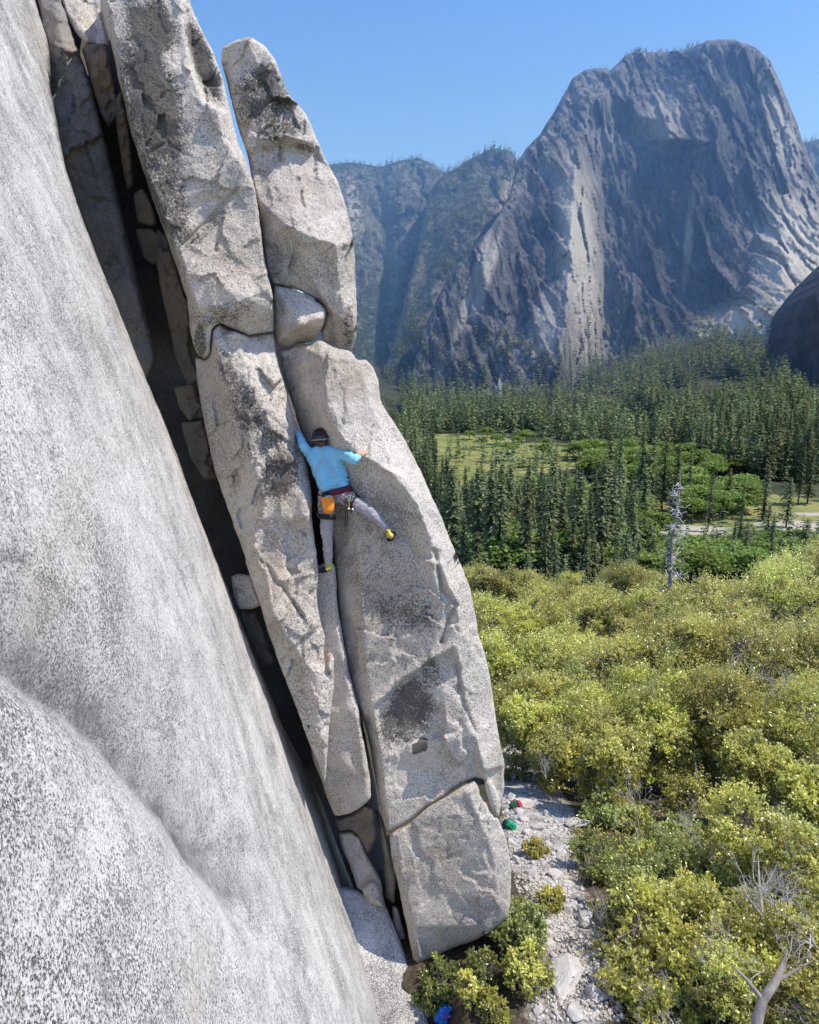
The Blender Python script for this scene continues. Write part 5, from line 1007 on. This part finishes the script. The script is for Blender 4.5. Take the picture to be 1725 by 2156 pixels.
for s in (-1, 1):
    Vt, Qt = tubes([([(s*.104, -.03, -.04), (s*.098, -.01, -.08), (s*.07, .04, -.115), (0, .07, -.125)], [.006]*4), ([(s*.098, .04, -.04), (s*.092, .03, -.085)], [.006]*2)], 6); obj('chin_strap', np_mesh('chin_strap', Vt, quads=Qt), M_BLK, hm)
# harness: belt, leg loops, gear loops
def band(name, cen, ax, ay, up, a, b_, hgt, th, mat, parent, arc=(0, 360)):
    cen, ax, ay, up = [np.asarray(v, float) for v in (cen, ax, ay, up)]; n = 48; V, Q = [], []
    for i in range(n):
        t = math.radians(arc[0]+(arc[1]-arc[0])*i/n); dr = ax*math.cos(t)*a+ay*math.sin(t)*b_; nr = dr/np.linalg.norm(dr)
        for (r_, h) in ((0, -1), (1, -.8), (1, .8), (0, 1)): V.append(cen+dr+nr*th*r_+up*hgt*.5*h)
    for i in range(n):
        j = (i+1) % n
        for k in range(4): l = (k+1) % 4; Q.append([i*4+k, j*4+k, j*4+l, i*4+l])
    return obj(name, np_mesh(name, np.array(V)-ORG, quads=Q, smooth=False), mat, parent)
h_ = empty('harness'); h_.parent = man
tx = Z(930, 985)-Z(570, 1075); tx /= np.linalg.norm(tx); fw = np.array([0, CP, -SP]); upv = np.cross(tx, fw); upv = upv if upv[2] > 0 else -upv; upv /= np.linalg.norm(upv)
band('waist_belt', Z(748, 1035), tx, fw, upv, .196, .118, .070, .014, M_RED, h_); band('belt_trim', Z(744, 1012), tx, fw, upv, .196, .118, .018, .018, M_NAVY, h_)
lx = np.array([1, 0, -.05]); lu = Z(655, 1200)-Z(655, 1400, -.02); lu /= np.linalg.norm(lu); band('leg_loop', Z(655, 1300, -.015), lx, fw, lu, .096, .098, .062, .012, M_BLK, h_)
ru = Z(860, 1085)-Z(1110, 1238, -.10); ru /= np.linalg.norm(ru); rx_ = np.cross(ru, fw); rx_ /= np.linalg.norm(rx_); band('leg_loop', Z(948, 1142, -.045), rx_, np.cross(rx_, ru), ru, .092, .092, .06, .012, M_BLK, h_)
for (a, c, sag) in (((600, 1068, -.125), (700, 1060, -.15), 30), ((770, 1040, -.155), (880, 1020, -.13), 34), ((880, 1015, -.125), (950, 1000, -.02), 40)):
    m_ = ((a[0]+c[0])/2, max(a[1], c[1])+sag, (a[2]+c[2])/2-.02); Vt, Qt = tubes([([Z(*a), Z((a[0]+m_[0])/2, m_[1]-8, m_[2]), Z(*m_), Z((c[0]+m_[0])/2, m_[1]-8, m_[2]), Z(*c)], [.0045]*5)], 6); obj('gear_loop', np_mesh('gear_loop', Vt-ORG, quads=Qt), M_RED, h_)
Vt, Qt = tubes([([Z(760, 1085, -.15), Z(730, 1180, -.13), Z(690, 1270, -.125)], [.004]*3), ([Z(790, 1075, -.15), Z(850, 1150, -.12), Z(920, 1160, -.13)], [.004]*3)], 6); obj('riser', np_mesh('riser', Vt-ORG, quads=Qt), M_RED, h_)
# cord crossing the back
Vt, Qt = tubes([([Z(600, 655, -.112), Z(560, 750, -.108), Z(512, 870, -.088)], [.0055]*3), ([Z(600, 655, -.112), Z(680, 750, -.125), Z(770, 850, -.122)], [.0055]*3), ([Z(612, 680, -.118), Z(620, 770, -.125), Z(740, 845, -.125)], [.0028]*3)], 6)
obj('back_cord', np_mesh('back_cord', Vt-ORG, quads=Qt), M_PINK, man)
# chalk bag
cb = empty('chalk_bag', Z(665, 1160, -.15).tolist()); tag(cb, 'orange chalk bag hanging at the back of the climber harness', 'chalk bag'); co_ = Z(665, 1160, -.15)
melt('bag', [(Z(655, 1115, -.15), Z(672, 1215, -.15), .072, .060), (Z(680, 1110, -.15), Z(690, 1200, -.15), .058, .05)], .008, 4, M_ORG, cb, co_)
ca = Z(680, 1200)-Z(655, 1090); ca /= np.linalg.norm(ca)
V, Q, E = capsule(Z(650, 1078, -.15), Z(657, 1100, -.15), .060, .066, 20, 3); obj('rim', np_mesh('rim', V-co_, quads=Q), M_BLK, cb)
V, Q, E = capsule(Z(648, 1084, -.205), Z(690, 1076, -.20), .016, .014, 10, 3); obj('lining', np_mesh('lining', V-co_, quads=Q), M_GRY, cb)
Vt, Qt = tubes([([Z(600, 1120, -.19), Z(668, 1142, -.226), Z(735, 1128, -.19)], [.006]*3)], 6); obj('seam', np_mesh('seam', Vt-co_, quads=Qt), M_ORG, cb)
# rack of gear: quickdraws, cams and slings, each a thing of its own
def carabiner_pts(top, L, dx, dy):
    P = []
    for k in range(15): t = 2*math.pi*k/14; P.append(top+np.array([dx, dy, 0])*(.42*L*math.sin(t)*(1 if math.sin(t) > 0 else .75))+np.array([0, 0, -1])*(L*.5*(1-math.cos(t))))
    return P
def quickdraw(zx_, zy_, dd, L, label, seed, m1=M_MET, sling=M_BLK, name='quickdraw', cat='quickdraw', tilt=0.):
    r = np.random.default_rng(seed); top = Z(zx_, zy_, dd); e = empty(name, top.tolist()); tag(e, label, cat, 'gear racked on the harness'); a = r.uniform(0, 3.14); dx, dy = math.cos(a), math.sin(a)*.7; K = .075
    P = carabiner_pts(top, K, dx, dy); Vt, Qt = tubes([(P, [.0058]*15)], 6); obj('carabiner', np_mesh('carabiner', Vt-top, quads=Qt), m1, e)
    s0 = top+np.array([0, 0, -K*.95]); s1 = s0+np.array([tilt*L, 0, -L]); w = np.array([dy, -dx, 0])*.009
    V = np.array([s0-w, s0+w, s1+w, s1-w])-top; t = np.array([dx, dy, 0])*.003; V = np.concatenate([V-t, V+t]); Q = [[0, 1, 2, 3], [7, 6, 5, 4], [0, 4, 5, 1], [1, 5, 6, 2], [2, 6, 7, 3], [3, 7, 4, 0]]; obj('sling', np_mesh('sling', V, quads=Q, smooth=False), sling, e)
    P = carabiner_pts(s1+np.array([0, 0, .006]), K, math.cos(a+.5), math.sin(a+.5)*.7); Vt, Qt = tubes([(P, [.0058]*15)], 6); obj('carabiner', np_mesh('carabiner', Vt-top, quads=Qt), m1, e)
quickdraw(852, 1085, -.17, .27, 'longest black sling with two carabiners hanging below the right hip', 1, M_DMET, M_BLK, 'sling', 'sling'); quickdraw(882, 1080, -.165, .22, 'second longest black sling beside the longest one', 2, M_DMET, M_BLK, 'sling', 'sling', -.06)
for k, (a, b_, c, L, lb) in enumerate([(905, 1050, -.15, .06, 'short quickdraw nearest the long black slings'), (928, 1040, -.12, .08, 'quickdraw in the middle of the right gear loop'), (950, 1030, -.09, .05, 'quickdraw high on the right hip'), (968, 1055, -.05, .10, 'quickdraw at the outer end of the right gear loop'), (575, 1120, -.13, .06, 'silver quickdraw hanging left of the orange chalk bag')]): quickdraw(a, b_, c, L, lb, 10+k, M_MET if k % 2 else M_DMET, M_BLK if k < 4 else M_GRY)
def camming(zx_, zy_, dd, col, label, seed):
    r = np.random.default_rng(seed); top = Z(zx_, zy_, dd); e = empty('cam', top.tolist()); tag(e, label, 'climbing cam', 'gear racked on the harness'); P = carabiner_pts(top, .07, .8, .5); Vt, Qt = tubes([(P, [.0055]*15)], 6); obj('carabiner', np_mesh('carabiner', Vt-top, quads=Qt), M_MET, e)
    s0 = top+np.array([0, 0, -.065]); s1 = s0+np.array([.015*r.normal(), 0, -.11]); Vt, Qt = tubes([([s0, (s0+s1)/2+np.array([.01, 0, 0]), s1], [.006]*3)], 6); obj('stem', np_mesh('stem', Vt-top, quads=Qt), col, e)
    for s in (-1, 1):
        V, Q, E = capsule(s1+np.array([s*.004, s*.012, .005]), s1+np.array([s*.022, s*.012, -.008]), .017, .011, 12, 3); obj('lobe', np_mesh('lobe', V-top, quads=Q), M_MET if s > 0 else M_DMET, e)
for k, (a, b_, c, m_, lb) in enumerate([(915, 1065, -.165, M_RED, 'cam with dark red stem on the right hip'), (940, 1075, -.13, M_DMET, 'cam with black stem beside the red one'), (892, 1060, -.175, M_YEL, 'cam with yellow stem next to the long slings')]): camming(a, b_, c, m_, lb, 50+k)
for k, (x0, z0, x1, z1, x2, z2) in enumerate([(955, 1045, 1000, 1290, 920, 1250), (585, 1110, 560, 1240, 610, 1250)]):
    pts = [Z(x0, z0, -.06-.08*k), Z(x1, (z0+z1)/2, -.10-.04*k), Z(x1-12*(1-2*k), z1, -.10), Z(x2, z2, -.10), Z(x0-5, z0+5, -.06-.08*k)]; Vt, Qt = tubes([(pts, [.0045]*5)], 6); o = obj('cord_loop', np_mesh('cord_loop', Vt, quads=Qt), M_BLK if k == 0 else M_GRY); tag(o, ['dark cord loop hanging from the right gear loop', 'pale cord loop left of the chalk bag'][k], 'cord')
# ------------------------------------------------------------------ stones of the gully
def boulder_mesh(seed, cuts=13, sub=3, asp=(1, .8, .6)):
    r = np.random.default_rng(seed); bm = bmesh.new(); bmesh.ops.create_icosphere(bm, subdivisions=sub, radius=1); V = np.array([v.co[:] for v in bm.verts])
    for k in range(cuts):
        n = r.normal(size=3); n /= np.linalg.norm(n); c = r.uniform(.42, .8); h = V@n; V = V-np.outer(np.clip(h-c, 0, None), n)*.97
    V = V*(1+.03*fbm(V*2.5+seed, 3)[:, None]+.012*fbm(V*8+seed, 2)[:, None])*np.array(asp)
    for v, c in zip(bm.verts, V): v.co = c
    for f in bm.faces: f.smooth = False
    me = bpy.data.meshes.new('stone'); bm.to_mesh(me); bm.free(); add_attr(me, 'stain', np.zeros(len(V))); add_attr(me, 'warm', np.full(len(V), .25)); return me
M_STONE = granite('stone_granite', light=(.68, .645, .59), dark=(.36, .33, .29), grain=40, speck=.35, bump=.5)
protos = [boulder_mesh(300+k, asp=(1, .75+.1*(k % 3), .5+.1*(k % 2))) for k in range(6)]
for m in protos: m.materials.append(M_STONE)
def place_stone(px, py, wpx, label, i, rz, sink=.25, group=None, asp=(1, 1, 1), name='stone', cat='stone', d=None):
    d = hit(px, py)[0] if d is None else d; p = unproj(px, py, d); s = wpx/FPX*d*.5; o = obj(name, protos[i], None, loc=(p[0], p[1], float(terrain(p[0], p[1]))+s*.35*(1-sink)))
    o.scale = (s*asp[0], s*asp[1], s*asp[2]); o.rotation_euler = (rng.uniform(-.2, .2), rng.uniform(-.2, .2), rz); tag(o, label, cat, group); return o
for (px, py, w, lab, i, rz, asp) in [(1103, 1700, 62, 'large flat white boulder behind the red and green packs', 0, .3, (1, 1, .7)), (1110, 1757, 28, 'rounded pale boulder just below the plain green pack', 1, 1.0, (1, 1, 1)), (1130, 1745, 34, 'pale stone right of the plain green pack', 2, .2, (1, 1, .8)),
    (1232, 1945, 62, 'squarish grey boulder beside the fresh green shrub', 3, .1, (1, 1, 1)), (1205, 1915, 44, 'smaller grey boulder above the squarish one', 4, .8, (1, 1, .8)), (1185, 2060, 120, 'big smooth tan slab of rock lying in the middle of the path', 5, 1.25, (1.25, .8, .55)), (1150, 1985, 60, 'white boulder at the upper end of the big tan slab', 0, 2.0, (1, 1, .8)),
    (1255, 2100, 60, 'shaded grey boulder right of the big tan slab', 1, .5, (1, 1, .9)), (1215, 2140, 56, 'pale broken boulder at the bottom edge of the path', 2, 1.9, (1, 1, .8)), (1170, 1845, 44, 'flat whitish rock across the middle of the path', 3, 2.6, (1.2, .8, .6)), (1120, 1840, 36, 'white rock beside the right edge of the lowest block', 4, .4, (1, 1, .8)), (1215, 1740, 60, 'long pale ledge stone at the shaded side of the path', 5, 3.0, (1.4, .6, .4)), (1285, 2040, 40, 'dark stone under the scrub right of the path', 0, .9, (1, 1, .8))]:
    place_stone(px, py, w, lab, i, rz, asp=asp, name='boulder', cat='boulder')
pp = [(1062, 1640), (1110, 1600), (1150, 1650), (1185, 1700), (1205, 1770), (1210, 1850), (1240, 1920), (1285, 2040), (1300, 2150), (1120, 2150), (1140, 2080), (1165, 1990), (1100, 1880), (1078, 1800), (1062, 1700)]
r = np.random.default_rng(12); Q = np.stack([r.uniform(1050, 1310, 900), r.uniform(1600, 2156, 900)], -1); Q = Q[in_poly(Q, pp)][:170]
Dq = hit(Q[:, 0], Q[:, 1])
for k, (a, b_) in enumerate(Q): place_stone(a, b_, r.uniform(7, 24)*(1.5 if r.random() < .12 else 1), 'small pale loose stone among many on the gully path', k % 6, r.uniform(0, 6.28), group='loose stones on the gully path', d=Dq[k])
# gravel
Q = np.stack([r.uniform(1040, 1330, 9000), r.uniform(1590, 2200, 9000)], -1); pg = [(x+(14 if x > 1150 else -10), y) for x, y in pp]; Q = Q[in_poly(Q, pg)]; d = hit(Q[:, 0], Q[:, 1]); ok = ~np.isnan(d); P = unproj(Q[ok, 0], Q[ok, 1], d[ok])
oc = np.array([[1, 0, 0], [0, 1, 0], [-1, 0, 0], [0, -1, 0], [0, 0, .8], [0, 0, -.6]]); of_ = np.array([[0, 1, 4], [1, 2, 4], [2, 3, 4], [3, 0, 4], [1, 0, 5], [2, 1, 5], [3, 2, 5], [0, 3, 5]])
Vg, Tg = [], []
for k, p in enumerate(P):
    s = .012*math.exp(r.normal()*.55)+.006; V = oc*r.uniform(.6, 1.3, (6, 3))*s; a = r.uniform(0, 6.28); c, s_ = math.cos(a), math.sin(a); V = np.stack([V[:, 0]*c-V[:, 1]*s_, V[:, 0]*s_+V[:, 1]*c, V[:, 2]], -1); Vg.append(V+p+np.array([0, 0, s*.3])); Tg.append(of_+6*k)
me = np_mesh('gravel', np.concatenate(Vg), tris=np.concatenate(Tg), smooth=False); add_attr(me, 'stain', np.zeros(len(me.vertices))); add_attr(me, 'warm', np.full(len(me.vertices), .4)); tag(obj('gravel', me, M_STONE), 'pale gravel covering the gully path', kind='stuff')
# low dry plants and leaf litter under the trees
Q = np.stack([r.uniform(1000, 1740, 26000), r.uniform(1560, 2170, 26000)], -1); Q = Q[~in_poly(Q, pp)]; d = hit(Q[:, 0], Q[:, 1]); ok = ~np.isnan(d); P = unproj(Q[ok, 0], Q[ok, 1], d[ok]); ok = (P[:, 0] > 2.4) | (P[:, 1] > 13); P = P[ok]
w = fbm(np.stack([P[:, 0]*.8, P[:, 1]*.8, 0*P[:, 0]], -1), 3); P = P[w > -.05]; P[:, 2] += r.uniform(.0, .28, len(P))**2*2.2
V, Q4 = leaves(P, .10, .035, up=.5, seed=5); me = np_mesh('ground_cover', V, quads=Q4, smooth=False); add_attr(me, 'shade', np.repeat(r.uniform(0, .8, len(P)), 4)); add_attr(me, 'tip', np.repeat(r.uniform(0, .5, len(P)), 4)); tag(obj('ground_cover', me, M_OAK), 'low dry plants and leaf litter under the oaks', kind='stuff')

# ------------------------------------------------------------------ packs left at the foot of the climb
M_GRN = cloth('green_nylon', (.02, .36, .20), 100, .6, .15); M_DGR = cloth('dark_green_nylon', (.015, .10, .06), 100, .65, .2); M_CRM = cloth('crimson_nylon', (.50, .04, .10), 100, .65, .2); M_BLU = cloth('blue_nylon', (.03, .18, .62), 100, .6, .15); M_PUR = cloth('purple_cord', (.40, .14, .55), 100, .7, .1)
def pack(label, px, py, wpx, m1, m2, rz, lay=0., extra=None, tilt=.3):
    d = hit(px, py+wpx*.25)[0]; p = unproj(px, py+wpx*.25, d); s = wpx/FPX*d; z = float(terrain(p[0], p[1])); e = empty('backpack', (p[0], p[1], z)); tag(e, label, 'backpack'); O = np.zeros(3)
    melt('main_bag', [(np.array([0, 0, .22*s]), np.array([0, .05*s, .62*s]), .30*s, .26*s), (np.array([-.22*s, 0, .25*s]), np.array([-.16*s, .05*s, .55*s]), .22*s, .20*s), (np.array([.22*s, 0, .25*s]), np.array([.16*s, .05*s, .55*s]), .22*s, .20*s)], .035*s, 4, m1, e, O)
    melt('lid', [(np.array([-.15*s, .02*s, .82*s]), np.array([.15*s, .02*s, .82*s]), .17*s, .17*s), (np.array([0, -.12*s, .76*s]), np.array([0, .1*s, .84*s]), .16*s, .14*s)], .035*s, 4, m2, e, O)
    melt('front_pocket', [(np.array([-.08*s, -.26*s, .28*s]), np.array([.08*s, -.26*s, .42*s]), .14*s, .12*s)], .03*s, 3, m2, e, O)
    for sd in (-1, 1):
        Vt, Qt = tubes([([(sd*.15*s, .24*s, .75*s), (sd*.20*s, .40*s, .6*s), (sd*.22*s, .38*s, .3*s), (sd*.24*s, .2*s, .1*s)], [.035*s]*4)], 6); obj('strap', np_mesh('strap', Vt, quads=Qt), M_BLK, e)
        Vt, Qt = tubes([([(sd*.12*s, -.3*s, .75*s), (sd*.13*s, -.40*s, .5*s), (sd*.12*s, -.33*s, .2*s)], [.016*s]*3)], 5); obj('buckle_strap', np_mesh('buckle_strap', Vt, quads=Qt), M_BLK, e)
    if extra: extra(e, s)
    e.rotation_euler = (tilt, lay, rz); return e
pack('dark green and crimson pack lying against the flat white boulder', 1076, 1697, 27, M_DGR, M_CRM, .4, .9)
pack('plain bright green pack lying on the pale stones', 1085, 1738, 30, M_GRN, M_DGR, -.5, -1.0)
def cords(e, s):
    pts = [(.2*math.sin(k*1.3)*s, -.25*s+.1*math.cos(k*2.1)*s, .75*s+.12*math.sin(k*.9)*s) for k in range(12)]; Vt, Qt = tubes([(pts, [.03*s]*12)], 6); obj('cord', np_mesh('cord', Vt, quads=Qt), M_PUR, e)
pack('bright blue pack with purple cord at the bottom edge beside the slab', 928, 2136, 44, M_BLU, M_BLU, .3, .2, cords)
# rope running down the ramp beside the big slab
o_ = []
for off in (0, 9):
    q_ = []
    for x, y in ((806, 1915), (815, 1935), (826, 1962), (838, 1990), (848, 2015), (860, 2046), (872, 2078), (884, 2110), (893, 2140)):
        dq = rock_at(x+off*.6, y); q_.append(tuple(U(x+off*.6, y, (dq if dq < 50 else 8.6)-.015)))
    o_.append((q_, [.006]*len(q_)))
Vt, Qt = tubes(o_, 6); o = obj('rope', np_mesh('rope', Vt, quads=Qt), M_PINK); tag(o, 'thin pale doubled rope running down the ramp at the chimney foot', 'rope')
